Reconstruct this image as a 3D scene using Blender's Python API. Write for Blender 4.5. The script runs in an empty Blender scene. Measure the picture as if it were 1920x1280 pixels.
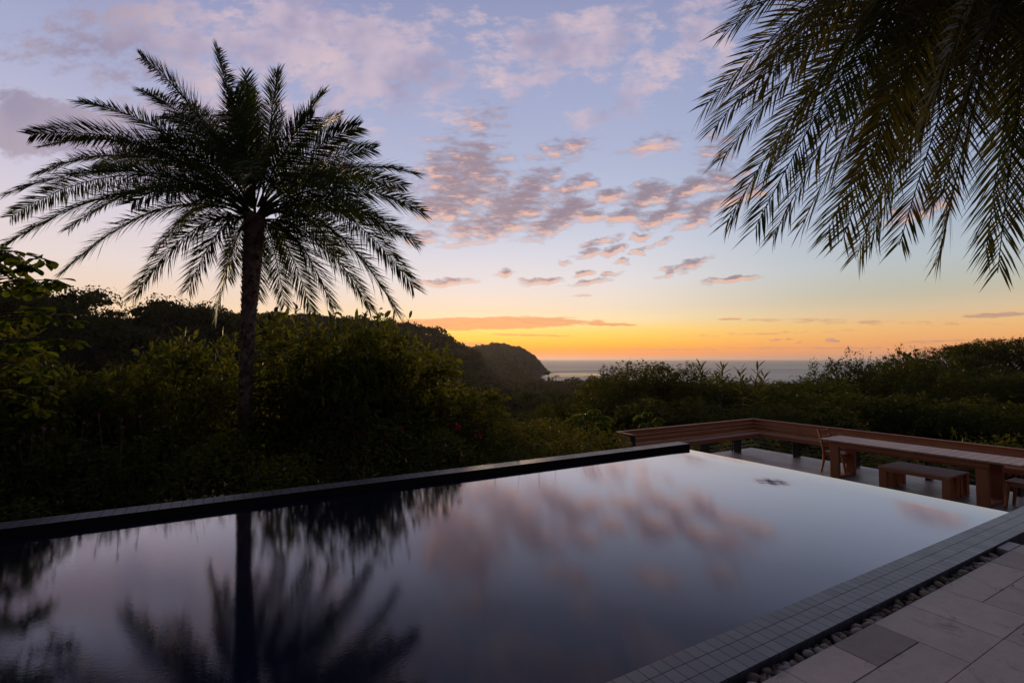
import bpy, math, random
import numpy as np
from mathutils import Vector, Matrix

rng = np.random.default_rng(11)
random.seed(11)
scene = bpy.context.scene
COL = scene.collection
PI = math.pi

# ------------------------------------------------------------------ camera geometry
FPX, CX, CY, HC = 928.0, 960.0, 640.0, 1.65       # focal length in px of the 1920 wide photo, eye height over the pool water
TH = math.atan(32.7 / FPX)
PHI = math.radians(60.0717)
UA = np.array([math.sin(PHI), math.cos(PHI), 0.0])    # along the pool
UB = np.array([-math.cos(PHI), math.sin(PHI), 0.0])   # across the pool
ROTZ = math.atan2(UA[1], UA[0])
def W(a, b, z=0.0):
    p = UA * a + UB * b
    return Vector((p[0], p[1], z))
def ray(x, y):
    dx = (x - CX) / FPX; dy = -(y - CY) / FPX
    return np.array([dx, math.cos(TH) - math.sin(TH) * dy, math.sin(TH) + math.cos(TH) * dy])
def at(x, y, depth):                    # world point on the sight line through a photo pixel, at a depth along +Y
    d = ray(x, y); d = d * (depth / d[1])
    return np.array([d[0], d[1], d[2] + HC])

cam = bpy.data.cameras.new("camera")
co = bpy.data.objects.new("camera", cam); COL.objects.link(co)
cam.sensor_width = 36.0; cam.lens = 36.0 * FPX / 1920.0
cam.clip_start = 0.05; cam.clip_end = 100000
co.location = (0, 0, HC); co.rotation_euler = (PI / 2 + TH, 0, 0)
scene.camera = co

# ------------------------------------------------------------------ node helpers
def lin(c):
    c = c / 255.0
    return c / 12.92 if c <= 0.04045 else ((c + 0.055) / 1.055) ** 2.4
def rgb(r, g, b): return (lin(r), lin(g), lin(b), 1.0)

class NT:
    def __init__(s, tree): s.t = tree
    def n(s, kind, **kw):
        nd = s.t.nodes.new(kind)
        for k, v in kw.items(): setattr(nd, k, v)
        return nd
    def put(s, sock, v):
        if hasattr(v, "is_output") or isinstance(v, bpy.types.NodeSocket): s.t.links.new(v, sock)
        elif v is not None: sock.default_value = v
    def m(s, op, a, b=None, c=None, clamp=False):
        nd = s.n("ShaderNodeMath", operation=op, use_clamp=clamp)
        s.put(nd.inputs[0], a)
        if b is not None: s.put(nd.inputs[1], b)
        if c is not None: s.put(nd.inputs[2], c)
        return nd.outputs[0]
    def v(s, op, a, b=None, out=0):
        nd = s.n("ShaderNodeVectorMath", operation=op)
        s.put(nd.inputs[0], a)
        if b is not None: s.put(nd.inputs[1], b)
        return nd.outputs[out]
    def mix(s, f, a, b, blend="MIX"):
        nd = s.n("ShaderNodeMix", data_type="RGBA", blend_type=blend, clamp_factor=True)
        s.put(nd.inputs[0], f); s.put(nd.inputs[6], a); s.put(nd.inputs[7], b)
        return nd.outputs[2]
    def ss(s, x, lo, hi, o0=0.0, o1=1.0):
        nd = s.n("ShaderNodeMapRange", interpolation_type="SMOOTHSTEP")
        s.put(nd.inputs[0], x); s.put(nd.inputs[1], lo); s.put(nd.inputs[2], hi); s.put(nd.inputs[3], o0); s.put(nd.inputs[4], o1)
        return nd.outputs[0]
    def ramp(s, x, stops, mode="LINEAR"):
        nd = s.n("ShaderNodeValToRGB"); cr = nd.color_ramp; cr.interpolation = mode
        while len(cr.elements) < len(stops): cr.elements.new(0.5)
        for e, (p, c) in zip(cr.elements, stops): e.position = p; e.color = c
        s.put(nd.inputs[0], x)
        return nd.outputs[0]
    def noise(s, vec, scale, detail=4.0, rough=0.5, dist=0.0, dim="3D"):
        nd = s.n("ShaderNodeTexNoise", noise_dimensions=dim)
        s.put(nd.inputs["Vector"], vec); s.put(nd.inputs["Scale"], scale); nd.inputs["Detail"].default_value = detail
        nd.inputs["Roughness"].default_value = rough; nd.inputs["Distortion"].default_value = dist
        return nd
    def mapping(s, vec, loc=(0, 0, 0), rot=(0, 0, 0), scale=(1, 1, 1), kind="POINT"):
        nd = s.n("ShaderNodeMapping", vector_type=kind)
        s.put(nd.inputs[0], vec); nd.inputs[1].default_value = loc; nd.inputs[2].default_value = rot; nd.inputs[3].default_value = scale
        return nd.outputs[0]

# ------------------------------------------------------------------ sky
SUN_AZ, SUN_EL = math.radians(-4.5), math.radians(0.6)
world = bpy.data.worlds.new("World"); scene.world = world; world.use_nodes = True
wt = world.node_tree; wt.nodes.clear(); w = NT(wt)

def pixel_blobs(T, vec, blobs, grow=1.0):
    best = None
    for (x, y, rx, ry, tilt, wgt) in blobs:
        if best is None: pv = vec
        else:                                   # each blob waits for the one before it (keeps the shader's stack small)
            nd = T.n("ShaderNodeVectorMath", operation="MULTIPLY_ADD"); T.put(nd.inputs[0], best); nd.inputs[1].default_value = (1e-7, 1e-7, 0); T.put(nd.inputs[2], vec); pv = nd.outputs[0]
        cx_, cy_, ct, st = (x - 960) / 100, (672.7 - y) / 100, math.cos(math.radians(tilt)), math.sin(math.radians(tilt)); ax, ay = rx * grow / 100, ry * grow / 100
        qx = T.v("DOT_PRODUCT", pv, (ct / ax, st / ax, -(ct * cx_ + st * cy_) / ax), out=1)
        qy = T.v("DOT_PRODUCT", pv, (-st / ay, ct / ay, (st * cx_ - ct * cy_) / ay), out=1)
        d = T.m("MULTIPLY_ADD", T.m("MULTIPLY_ADD", qx, qx, T.m("MULTIPLY", qy, qy)), -wgt, wgt)
        best = d if best is None else T.m("MAXIMUM", best, d)
    return best

CUMULUS = [(870,330,88,80,20,1),(835,385,66,34,10,1),(905,225,50,30,20,.42),(820,300,40,26,20,.7),(960,392,95,44,28,1.1),(905,420,74,24,15,.9),
  (1003,345,52,32,25,1),(1048,405,72,25,33,1.1),(1087,345,38,20,10,1),(1107,401,36,17,6,1),(1142,366,38,16,14,1),(1182,402,46,15,14,1.1),(1217,360,56,24,16,1.1),
  (1248,402,62,19,20,1.1),(1292,352,58,20,22,1),(1330,388,62,20,26,1),(1310,412,42,13,20,.9),(1355,335,50,28,20,.8),(1395,360,60,20,20,.8),(1730,390,70,22,18,.9),
  (1130,452,38,9,18,1),(1104,476,28,9,12,1),(1152,469,26,11,26,1.1),(1203,442,18,8,12,1),(1236,456,28,7,22,.9),(1170,488,15,6,12,.9),(1198,471,16,6,12,.9),(1095,511,22,6,12,.9),
  (1152,513,20,6,14,.9),(1292,494,46,8,16,1),(1262,510,34,6,12,.8),(1112,527,44,5,9,.9),(1375,523,56,7,6,1),(947,510,24,8,4,.9),(832,529,58,9,3,1),(1012,528,44,6,3,.8),
  (1057,495,14,5,6,.7),(1092,553,22,3,0,.6),(1060,275,60,22,15,.55),(1230,265,50,18,14,.4),(1345,275,40,30,30,.45),(790,445,40,12,5,.6),(860,455,50,8,3,.4)]
STREAK = [(900,606,245,13,1,1.4),(700,610,150,8,0,1.1),(1135,608,60,3.5,0,.9),(1000,628,90,2.6,-1,.6),(1365,598,34,2.4,0,.9),(1880,590,80,5,3,1.1),(880,645,80,3.5,-1,.7),
  (1450,637,12,3,0,.8),(1476,635,9,3,0,.8),(1562,638,12,4,10,.9),(1505,641,9,3,0,.5),(1240,655,160,2.5,0,.5),(1500,652,220,2.2,0,.4),(1600,603,260,5,-1,.22),(1420,625,200,3,2,.22),(1760,640,120,3,2,.4)]
CIRRUS = [(430,215,330,80,-6,.8),(120,70,200,60,5,.55),(330,140,200,50,-14,.6),(960,40,90,40,20,.5),(1180,150,120,50,12,.5),(1400,120,90,60,15,.5),(1080,60,190,90,12,.9),(980,120,120,60,20,.7),(620,90,330,120,-12,1.0),(280,60,260,120,-10,.8),(740,150,110,40,10,.9),(120,240,320,78,-8,1.5),(560,230,180,80,10,.6),
  (1330,60,110,120,20,.75),(1230,110,110,50,10,.7),(860,20,60,30,0,.5),(1130,210,130,30,10,.6),(1240,270,60,22,10,.6),(820,350,140,60,10,.5),(340,290,360,60,4,.7)]

def density_group():
    g = bpy.data.node_groups.new("cloud_density", "ShaderNodeTree")
    g.interface.new_socket("Vector", in_out="INPUT", socket_type="NodeSocketVector")
    g.interface.new_socket("Cloud", in_out="OUTPUT", socket_type="NodeSocketFloat")
    T = NT(g); gi = T.n("NodeGroupInput"); go = T.n("NodeGroupOutput")
    p = gi.outputs[0]
    wn = T.noise(T.mapping(p, scale=(1, 1.7, 1)), 2.3, 3, 0.55, dim="2D")
    off = T.v("MULTIPLY", T.v("SUBTRACT", wn.outputs["Color"], (0.5, 0.5, 0.5)), (0.5, 0.20, 0.0))
    pw = T.v("ADD", p, off)
    b = pixel_blobs(T, pw, CUMULUS, 1.12)
    rp = T.mapping(p, rot=(0, 0, math.radians(-22)), scale=(.8, 2.5, 1))
    fb = T.noise(rp, 2.9, 5, 0.62, 0.0, dim="2D").outputs[0]
    d = T.m("ADD", b, T.m("MULTIPLY", T.m("SUBTRACT", fb, 0.50), 2.5))
    T.put(go.inputs[0], T.ss(d, -0.22, 1.05))
    return g

def build_world():
    tc = w.n("ShaderNodeTexCoord").outputs["Generated"]
    d = w.v("NORMALIZE", tc)
    sep = w.n("ShaderNodeSeparateXYZ"); w.put(sep.inputs[0], d)
    X, Y, Z = sep.outputs
    hl = w.m("SQRT", w.m("ADD", w.m("MULTIPLY", X, X), w.m("ADD", w.m("MULTIPLY", Y, Y), 1e-6)))
    cx = w.m("DIVIDE", X, hl); cy = w.m("DIVIDE", Y, hl)
    el = w.m("MULTIPLY", w.m("ARCSINE", Z), 180 / PI / 90.0)      # 0..1 over 0..90 deg
    def stops(lst): return [(e / 90.0, rgb(*c)) for e, c in lst]
    centre = w.ramp(el, stops([(0,(226,126,84)),(0.5,(242,138,62)),(1.1,(250,156,46)),(2,(254,189,66)),(3.2,(254,212,110)),(4.6,(251,226,180)),(6.2,(246,228,208)),(8.7,(234,228,229)),
        (12,(219,220,233)),(16,(199,205,227)),(21,(182,190,219)),(28,(167,175,211)),(36,(151,158,196)),(52,(66,74,116)),(90,(36,42,70))]))
    left = w.ramp(el, stops([(0,(240,175,120)),(2,(252,200,140)),(4,(255,216,172)),(6,(250,220,196)),(9,(240,223,220)),(13,(226,215,226)),(18,(203,199,223)),(25,(174,178,212)),(34,(151,155,196)),(52,(64,72,114)),(90,(36,42,70))]))
    right = w.ramp(el, stops([(0,(210,138,104)),(1.4,(228,156,98)),(3,(232,181,118)),(4.5,(216,192,158)),(6.5,(194,193,178)),(9,(186,196,202)),(13,(173,188,208)),(20,(163,177,208)),(30,(147,158,196)),(52,(64,72,114)),(90,(36,42,70))]))
    back = w.ramp(el, stops([(0,(66,56,64)),(8,(78,66,74)),(16,(72,64,78)),(40,(50,50,72)),(90,(40,44,70))]))
    c = w.mix(w.ss(cx, -0.05, -0.62), centre, left)
    c = w.mix(w.ss(cx, 0.15, 0.66), c, right)
    c = w.mix(w.ss(cy, 0.55, -0.35), c, back)
    lowb = w.n("ShaderNodeMapRange"); w.put(lowb.inputs[0], Z); lowb.inputs[1].default_value = 0.0; lowb.inputs[2].default_value = .10; lowb.inputs[3].default_value = 1.30; lowb.inputs[4].default_value = 1.0
    c = w.v("MULTIPLY", c, lowb.outputs[0])
    # clouds: drawn on the sky in its own directions, as slopes from due west
    yy = w.m("MAXIMUM", Y, 0.02)
    comb = w.n("ShaderNodeCombineXYZ")
    w.put(comb.inputs[0], w.m("MULTIPLY", w.m("DIVIDE", X, yy), FPX / 100)); w.put(comb.inputs[1], w.m("MULTIPLY", w.m("DIVIDE", Z, yy), FPX / 100))
    comb.inputs[2].default_value = 1.0
    P = comb.outputs[0]
    front = w.ss(Y, 0.2, 0.4)
    # thin high cloud
    cb = pixel_blobs(w, w.v("ADD", P, w.v("MULTIPLY", w.v("SUBTRACT", w.noise(P, 0.5, 2, dim="2D").outputs["Color"], (.5,.5,.5)), (1.6, .8, 0))), CIRRUS, 1.0)
    cn = w.noise(w.mapping(P, rot=(0, 0, math.radians(-18)), scale=(1, 1.9, 1)), 1.45, 7, 0.68, 0.0, dim="2D").outputs[0]
    cd = w.ss(w.m("ADD", w.m("MULTIPLY", cb, 1.5), w.m("MULTIPLY", w.m("SUBTRACT", cn, 0.52), 4.0)), 0.05, 1.35)
    cd = w.m("MULTIPLY", w.m("MULTIPLY", cd, 0.74), front)
    pink = w.ramp(w.noise(P, 0.8, 3, dim="2D").outputs[0], [(0.30, rgb(170,156,184)), (0.50, rgb(208,188,204)), (0.68, rgb(230,202,206))])
    lf = w.ss(comb.outputs[0] if False else w.m("DIVIDE", X, yy), -0.55, -0.95)
    pink = w.mix(w.m("MULTIPLY", lf, 0.75), pink, rgb(142, 128, 150))
    c = w.mix(cd, c, pink)
    # low cumulus, lit from beneath
    g = density_group()
    def dens(vec):
        n = w.n("ShaderNodeGroup"); n.node_tree = g; w.put(n.inputs[0], vec); return n.outputs[0]
    d0 = dens(P); vv = w.m("MULTIPLY", w.m("DIVIDE", Z, yy), FPX / 100)
    off = w.n("ShaderNodeVectorMath", operation="MULTIPLY_ADD"); w.put(off.inputs[0], vv); off.inputs[1].default_value = (-0.014, -0.042, 0); w.put(off.inputs[2], P)
    d1 = dens(off.outputs[0])
    litv = w.m("ADD", w.m("MULTIPLY", w.m("SUBTRACT", d0, d1), 1.15), 0.10, clamp=True)
    grain = w.noise(w.mapping(P, rot=(0, 0, math.radians(-22)), scale=(.7, 2.8, 1)), 9.0, 4, 0.65, dim="2D").outputs[0]
    litv = w.m("ADD", litv, w.m("MULTIPLY", w.m("SUBTRACT", grain, 0.5), 0.5), clamp=True)
    leftlit = w.ss(w.m("DIVIDE", X, yy), 0.12, -0.12)
    litv = w.m("ADD", litv, w.m("MULTIPLY", leftlit, 0.16), clamp=True)
    ccol = w.ramp(litv, [(0.0, rgb(138,119,134)), (0.32, rgb(160,136,146)), (0.68, rgb(210,165,158)), (1.0, rgb(240,188,164))])
    c = w.mix(w.m("MULTIPLY", w.m("MULTIPLY", d0, 0.88), front), c, ccol)
    # horizon streaks
    sb = pixel_blobs(w, w.v("ADD", P, w.v("MULTIPLY", w.v("SUBTRACT", w.noise(w.mapping(P, scale=(1, 4, 1)), 3.0, 3, dim="2D").outputs["Color"], (.5,.5,.5)), (.5, .05, 0))), STREAK)
    sn = w.noise(w.mapping(P, scale=(1, 7, 1)), 2.6, 6, 0.6, dim="2D").outputs[0]
    sd = w.ss(w.m("ADD", sb, w.m("MULTIPLY", w.m("SUBTRACT", sn, 0.5), 1.8)), 0.0, 0.6)
    scol = w.mix(w.ss(w.m("DIVIDE", X, yy), 0.35, 0.75), rgb(226,150,112), rgb(160,138,142))
    scol = w.mix(w.m("SUBTRACT", sn, 0.2, clamp=True), scol, rgb(250,182,120))
    c = w.mix(w.m("MULTIPLY", w.m("MULTIPLY", sd, 0.85), front), c, scol)
    c = w.mix(w.ss(Z, 0.0, -0.02), c, (0.05, 0.045, 0.05, 1))
    sky = w.n("ShaderNodeTexSky", sky_type="NISHITA", sun_disc=False, sun_elevation=SUN_EL, sun_rotation=SUN_AZ)
    bg1 = w.n("ShaderNodeBackground"); w.put(bg1.inputs[0], c); bg1.inputs[1].default_value = 0.92
    bg2 = w.n("ShaderNodeBackground"); w.put(bg2.inputs[0], sky.outputs[0]); bg2.inputs[1].default_value = 0.018
    add = w.n("ShaderNodeAddShader"); w.put(add.inputs[0], bg1.outputs[0]); w.put(add.inputs[1], bg2.outputs[0])
    out = w.n("ShaderNodeOutputWorld"); w.put(out.inputs[0], add.outputs[0])
build_world()
try: world.cycles.sampling_method = "MANUAL"; world.cycles.sample_map_resolution = 512
except Exception: pass

sl = bpy.data.lights.new("sun", "SUN"); sl.energy = 1.9; sl.angle = math.radians(9); sl.color = (1.0, 0.70, 0.40)
so = bpy.data.objects.new("sun", sl); COL.objects.link(so)
sd_ = Vector((math.sin(SUN_AZ) * math.cos(math.radians(4.5)), math.cos(SUN_AZ) * math.cos(math.radians(4.5)), math.sin(math.radians(4.5))))
so.rotation_euler = (-sd_).to_track_quat("-Z", "Y").to_euler()

# ------------------------------------------------------------------ mesh helpers
def mesh(name, V, F, mat=None, smooth=False, attrs=None, mats=None, midx=None):
    """V (n,3); F list of arrays of equal-sided faces or one array"""
    me = bpy.data.meshes.new(name)
    V = np.asarray(V, dtype=np.float32).reshape(-1, 3)
    Fs = [np.asarray(f, dtype=np.int32) for f in (F if isinstance(F, list) else [F]) if len(f)]
    me.vertices.add(len(V)); me.vertices.foreach_set("co", V.ravel())
    loops = np.concatenate([f.ravel() for f in Fs]); tot = np.concatenate([np.full(len(f), f.shape[1], np.int32) for f in Fs])
    me.loops.add(len(loops)); me.loops.foreach_set("vertex_index", loops)
    st = np.concatenate([[0], np.cumsum(tot)[:-1]]).astype(np.int32)
    me.polygons.add(len(tot)); me.polygons.foreach_set("loop_start", st); me.polygons.foreach_set("loop_total", tot)
    me.polygons.foreach_set("use_smooth", np.full(len(tot), bool(smooth)))
    for m_ in (mats or ([mat] if mat else [])): me.materials.append(m_)
    if midx is not None: me.polygons.foreach_set("material_index", np.asarray(midx, np.int32))
    me.update(calc_edges=True); me.validate()
    for k, arr in (attrs or {}).items():
        a = me.attributes.new(k, "FLOAT", "POINT"); a.data.foreach_set("value", np.asarray(arr, np.float32))
    return me

class Geo:
    def __init__(s): s.V = []; s.F3 = []; s.F4 = []; s.T = []; s.k = 0
    def add(s, V, F, tint=0.5):
        V = np.asarray(V, float).reshape(-1, 3); F = np.asarray(F, int)
        (s.F3 if F.shape[1] == 3 else s.F4).append(F + s.k)
        s.V.append(V); s.T.append(np.broadcast_to(np.asarray(tint, float), (len(V),))); s.k += len(V)
    def box(s, a0, a1, b0, b1, z0, z1, tint=0.5, bev=0.004):
        a0, a1 = min(a0, a1), max(a0, a1); b0, b1 = min(b0, b1), max(b0, b1)
        e = min(bev, (a1 - a0) / 3, (b1 - b0) / 3, (z1 - z0) / 3)
        V = []; ring = []
        for z, ins in ((z0, e), (z0 + e, 0), (z1 - e, 0), (z1, e)):
            r = []
            A0, A1, B0, B1 = a0 + ins, a1 - ins, b0 + ins, b1 - ins
            c = e if ins == 0 else e * 0.5
            for (x, y) in ((A0 + c, B0), (A1 - c, B0), (A1, B0 + c), (A1, B1 - c), (A1 - c, B1), (A0 + c, B1), (A0, B1 - c), (A0, B0 + c)):
                r.append(len(V)); V.append((x, y, z))
            ring.append(r)
        F = []
        for k in range(3):
            for i in range(8):
                j = (i + 1) % 8
                F.append((ring[k][i], ring[k][j], ring[k + 1][j], ring[k + 1][i]))
        t = ring[3]; b = ring[0]
        for r, flip in ((t, False), (b, True)):
            q = [(r[0], r[1], r[2], r[3]), (r[0], r[3], r[4], r[7]), (r[4], r[5], r[6], r[7])]
            F += [x[::-1] for x in q] if flip else q
        s.add(V, F, tint)
    def tube(s, pts, rad, sides=8, tint=0.5, cap=True):
        pts = np.asarray(pts, float); n = len(pts); rad = np.broadcast_to(np.asarray(rad, float), (n,))
        tan = np.gradient(pts, axis=0); tan /= np.linalg.norm(tan, axis=1)[:, None] + 1e-9
        ref = np.array([0.31, 0.17, 0.93]) if abs(tan[0][2]) < 0.8 else np.array([1.0, 0.13, 0.05])
        V = []
        for p, t, r in zip(pts, tan, rad):
            x = np.cross(ref, t); x /= np.linalg.norm(x) + 1e-9; y = np.cross(t, x)
            an = np.arange(sides) * 2 * PI / sides
            V.append(p + r * (np.cos(an)[:, None] * x + np.sin(an)[:, None] * y))
        V = np.concatenate(V); F = []
        for k in range(n - 1):
            for i in range(sides):
                j = (i + 1) % sides
                F.append((k * sides + i, k * sides + j, (k + 1) * sides + j, (k + 1) * sides + i))
        s.add(V, F, tint)
        if cap:
            c = np.array([pts[-1]]); base = s.k
            s.add(c, np.zeros((0, 3), int), tint)
            s.F3.append(np.array([(base - sides + i, base - sides + (i + 1) % sides, base) for i in range(sides)]))
    def mesh(s, name, mat, smooth=False):
        F = ([np.concatenate(s.F4)] if s.F4 else []) + ([np.concatenate([f for f in s.F3 if len(f)])] if any(len(f) for f in s.F3) else [])
        return mesh(name, np.concatenate(s.V), F, mat, smooth, {"tint": np.concatenate(s.T)})

def unit(v): return v / (np.linalg.norm(v, axis=-1, keepdims=True) + 1e-9)

def leaf_arrays(P, D, Nn, L, Wd, curl=0.15, shape="point"):
    """flat folded leaves: base P, direction D, face normal Nn, length L, width Wd -> V, F(tris), count of verts per leaf"""
    D = unit(D); S = unit(np.cross(D, Nn)); Nn = np.cross(S, D)
    L = np.asarray(L)[:, None]; Wd = np.asarray(Wd)[:, None]
    if shape == "rhomb":
        v = [P, P + D * L * .45 + S * Wd * .5 + Nn * Wd * curl, P + D * L - Nn * L * curl * .6, P + D * L * .45 - S * Wd * .5 + Nn * Wd * curl]
        tri = [(0, 1, 2), (0, 2, 3)]
    elif shape == "point":
        v = [P, P + D * L * .3 + S * Wd * .42 + Nn * Wd * curl, P + D * L * .65 + S * Wd * .36 + Nn * Wd * curl - Nn * L * curl * .2, P + D * L - Nn * L * curl * .7,
             P + D * L * .65 - S * Wd * .36 + Nn * Wd * curl - Nn * L * curl * .2, P + D * L * .3 - S * Wd * .42 + Nn * Wd * curl, P + D * L * .5 - Nn * L * curl * .1]
        tri = [(0, 1, 6), (1, 2, 6), (2, 3, 6), (3, 4, 6), (4, 5, 6), (5, 0, 6)]
    else:                                               # obovate: broad rounded end
        pr = [(.0, .04), (.2, .12), (.45, .3), (.7, .47), (.86, .46), (.96, .28), (1.0, .0)]
        v = []
        for t, h in pr[:-1]:
            dz = -Nn * L * curl * t * t
            v += [P + D * L * t + S * Wd * h + Nn * Wd * h * .35 + dz, P + D * L * t + dz, P + D * L * t - S * Wd * h + Nn * Wd * h * .35 + dz]
        v.append(P + D * L - Nn * L * curl)
        tri = []
        for k in range(5):
            o = 3 * k
            tri += [(o, o + 3, o + 1), (o + 1, o + 3, o + 4), (o + 1, o + 4, o + 2), (o + 2, o + 4, o + 5)]
        tri += [(15, 18, 16), (16, 18, 17)]
    k = len(v); n = len(P)
    V = np.stack(v, 1).reshape(-1, 3)
    F = (np.arange(n)[:, None, None] * k + np.array(tri)[None]).reshape(-1, 3)
    return V, F, k

def link(o, parent=None):
    COL.objects.link(o)
    if parent is not None: o.parent = parent
    return o
def obj(name, me, parent=None, loc=None, rz=None):
    o = bpy.data.objects.new(name, me); link(o, parent)
    if loc is not None: o.location = loc
    if rz is not None: o.rotation_euler = (0, 0, rz)
    return o
def tag(o, label, cat, group=None):
    o["label"] = label; o["category"] = cat
    if group: o["group"] = group
    return o
def thing(name, label, cat, loc=(0, 0, 0), rz=0.0, group=None):
    return tag(obj(name, None, None, loc, rz), label, cat, group)
def structure(name, me, loc=None, rz=None, kind="structure"):
    o = obj(name, me, None, loc, rz); o["kind"] = kind; return o
def copy_tree(root, loc, rz, label, group=None, scale=(1, 1, 1)):
    r = root.copy(); COL.objects.link(r); r.location = loc; r.rotation_euler = (0, 0, rz); r.scale = scale; r["label"] = label
    if group: r["group"] = group
    for ch in root.children:
        c = ch.copy(); COL.objects.link(c); c.parent = r
        for gch in ch.children:
            d = gch.copy(); COL.objects.link(d); d.parent = c
    return r

# ------------------------------------------------------------------ materials
def new_mat(name):
    m = bpy.data.materials.new(name); m.use_nodes = True; m.node_tree.nodes.clear()
    T = NT(m.node_tree); out = T.n("ShaderNodeOutputMaterial")
    return m, T, out
def principled(T, out, col, rough=0.6, spec=0.5, bump=None, strength=0.3, dist=0.01):
    p = T.n("ShaderNodeBsdfPrincipled"); T.put(p.inputs["Base Color"], col); T.put(p.inputs["Roughness"], rough)
    T.put(p.inputs["Specular IOR Level"], spec)
    if bump is not None:
        b = T.n("ShaderNodeBump"); T.put(b.inputs["Height"], bump); b.inputs["Strength"].default_value = strength; b.inputs["Distance"].default_value = dist
        T.put(p.inputs["Normal"], b.outputs[0])
    T.put(out.inputs[0], p.outputs[0]); return p
def c4(r, g, b): return (r, g, b, 1.0)

def leaf_mat(name, c0, c1, trans=0.35, gloss=0.05, rough=0.38):
    m, T, out = new_mat(name)
    tint = T.n("ShaderNodeAttribute", attribute_name="tint").outputs["Fac"]
    rnd = T.n("ShaderNodeObjectInfo").outputs["Random"]
    f = T.m("ADD", T.m("MULTIPLY", tint, 0.75), T.m("MULTIPLY", rnd, 0.25), clamp=True)
    col = T.mix(f, c4(*c0), c4(*c1))
    d = T.n("ShaderNodeBsdfDiffuse"); T.put(d.inputs[0], col)
    t = T.n("ShaderNodeBsdfTranslucent"); T.put(t.inputs[0], T.mix(1.0, col, c4(1.25, 1.15, 0.55), "MULTIPLY"))
    mx = T.n("ShaderNodeMixShader"); mx.inputs[0].default_value = trans; T.put(mx.inputs[1], d.outputs[0]); T.put(mx.inputs[2], t.outputs[0])
    g = T.n("ShaderNodeBsdfGlossy"); g.inputs["Roughness"].default_value = rough; g.inputs[0].default_value = (0.9, 0.9, 0.9, 1)
    fr = T.n("ShaderNodeFresnel"); fr.inputs[0].default_value = 1.4
    m2 = T.n("ShaderNodeMixShader"); T.put(m2.inputs[0], T.m("MULTIPLY", fr.outputs[0], gloss / 0.03)); T.put(m2.inputs[1], mx.outputs[0]); T.put(m2.inputs[2], g.outputs[0])
    T.put(out.inputs[0], m2.outputs[0]); return m

M_palm = leaf_mat("palm_leaf", (0.040, 0.062, 0.020), (0.105, 0.135, 0.040), 0.34, .004)
M_palm2 = leaf_mat("palm_leaf_near", (0.062, 0.070, 0.019), (0.200, 0.170, 0.044), 0.32, .004)
M_dry = leaf_mat("dry_frond", (0.10, 0.065, 0.03), (0.15, 0.10, 0.05), 0.15, 0.005)
M_leafY = leaf_mat("leaf_yellow_green", (0.072, 0.098, 0.017), (0.200, 0.195, 0.030), 0.52, .0035)
M_leafG = leaf_mat("leaf_green", (0.050, 0.066, 0.014), (0.170, 0.160, 0.026), 0.50, .003)
M_leafD = leaf_mat("leaf_dark", (0.022, 0.034, 0.011), (0.135, 0.140, 0.032), 0.44, .0018)
M_leafB = leaf_mat("leaf_broad", (0.070, 0.110, 0.016), (0.150, 0.190, 0.028), 0.58, .004)
M_wood_far = leaf_mat("far_canopy", (0.030, 0.038, 0.015), (0.110, 0.108, 0.036), 0.25, .0004, 0.6)
M_red = leaf_mat("red_petal", (0.40, 0.012, 0.012), (0.55, 0.03, 0.02), 0.4, 0.01)
M_pink = leaf_mat("pink_petal", (0.28, 0.06, 0.22), (0.36, 0.10, 0.30), 0.4, 0.01)
M_straw = leaf_mat("straw_stem", (0.10, 0.085, 0.04), (0.16, 0.13, 0.06), 0.2, 0.005)

def bark(name, c0, c1, scale=6):
    m, T, out = new_mat(name)
    o = T.n("ShaderNodeTexCoord").outputs["Object"]
    n1 = T.noise(T.mapping(o, scale=(1, 1, .35)), scale, 6, .65).outputs[0]
    tint = T.n("ShaderNodeAttribute", attribute_name="tint").outputs["Fac"]
    principled(T, out, T.mix(T.m("ADD", n1, T.m("SUBTRACT", tint, .5), clamp=True), c4(*c0), c4(*c1)), .85, .2, n1, .8, .02); return m
M_bark = bark("bark", (0.045, 0.034, 0.026), (0.13, 0.10, 0.08))
M_palmbark = bark("palm_bark", (0.09, 0.062, 0.052), (0.46, 0.34, 0.29), 14)

def wood(name, c0, c1, axis=0, rough=.5):
    m, T, out = new_mat(name)
    o = T.n("ShaderNodeTexCoord").outputs["Object"]
    sc = [14, 14, 14]; sc[axis] = 0.9
    n1 = T.noise(T.mapping(o, scale=tuple(sc)), 3.0, 6, .6, .6).outputs[0]
    n2 = T.noise(o, 1.6, 4, .55).outputs[0]
    tint = T.n("ShaderNodeAttribute", attribute_name="tint").outputs["Fac"]
    f = T.m("ADD", T.m("MULTIPLY", n1, .55), T.m("ADD", T.m("MULTIPLY", n2, .3), T.m("MULTIPLY", T.m("SUBTRACT", tint, .5), .55)), clamp=True)
    principled(T, out, T.mix(f, c4(*c0), c4(*c1)), T.m("MULTIPLY_ADD", n1, .25, rough - .1), .4, n1, .25, .004); return m
M_railA = wood("rail_wood_along", (0.27, 0.095, 0.037), (0.68, 0.30, 0.135), 0)
M_railB = wood("rail_wood_across", (0.27, 0.095, 0.037), (0.68, 0.30, 0.135), 1)
M_furnZ = wood("furniture_wood_upright", (0.26, 0.088, 0.032), (0.62, 0.26, 0.105), 2)
M_furnA = wood("furniture_wood_short", (0.33, 0.165, 0.09), (0.74, 0.43, 0.27), 0, .45)
M_furnB = wood("furniture_wood_long", (0.31, 0.16, 0.09), (0.68, 0.40, 0.26), 1, .45)

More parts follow.
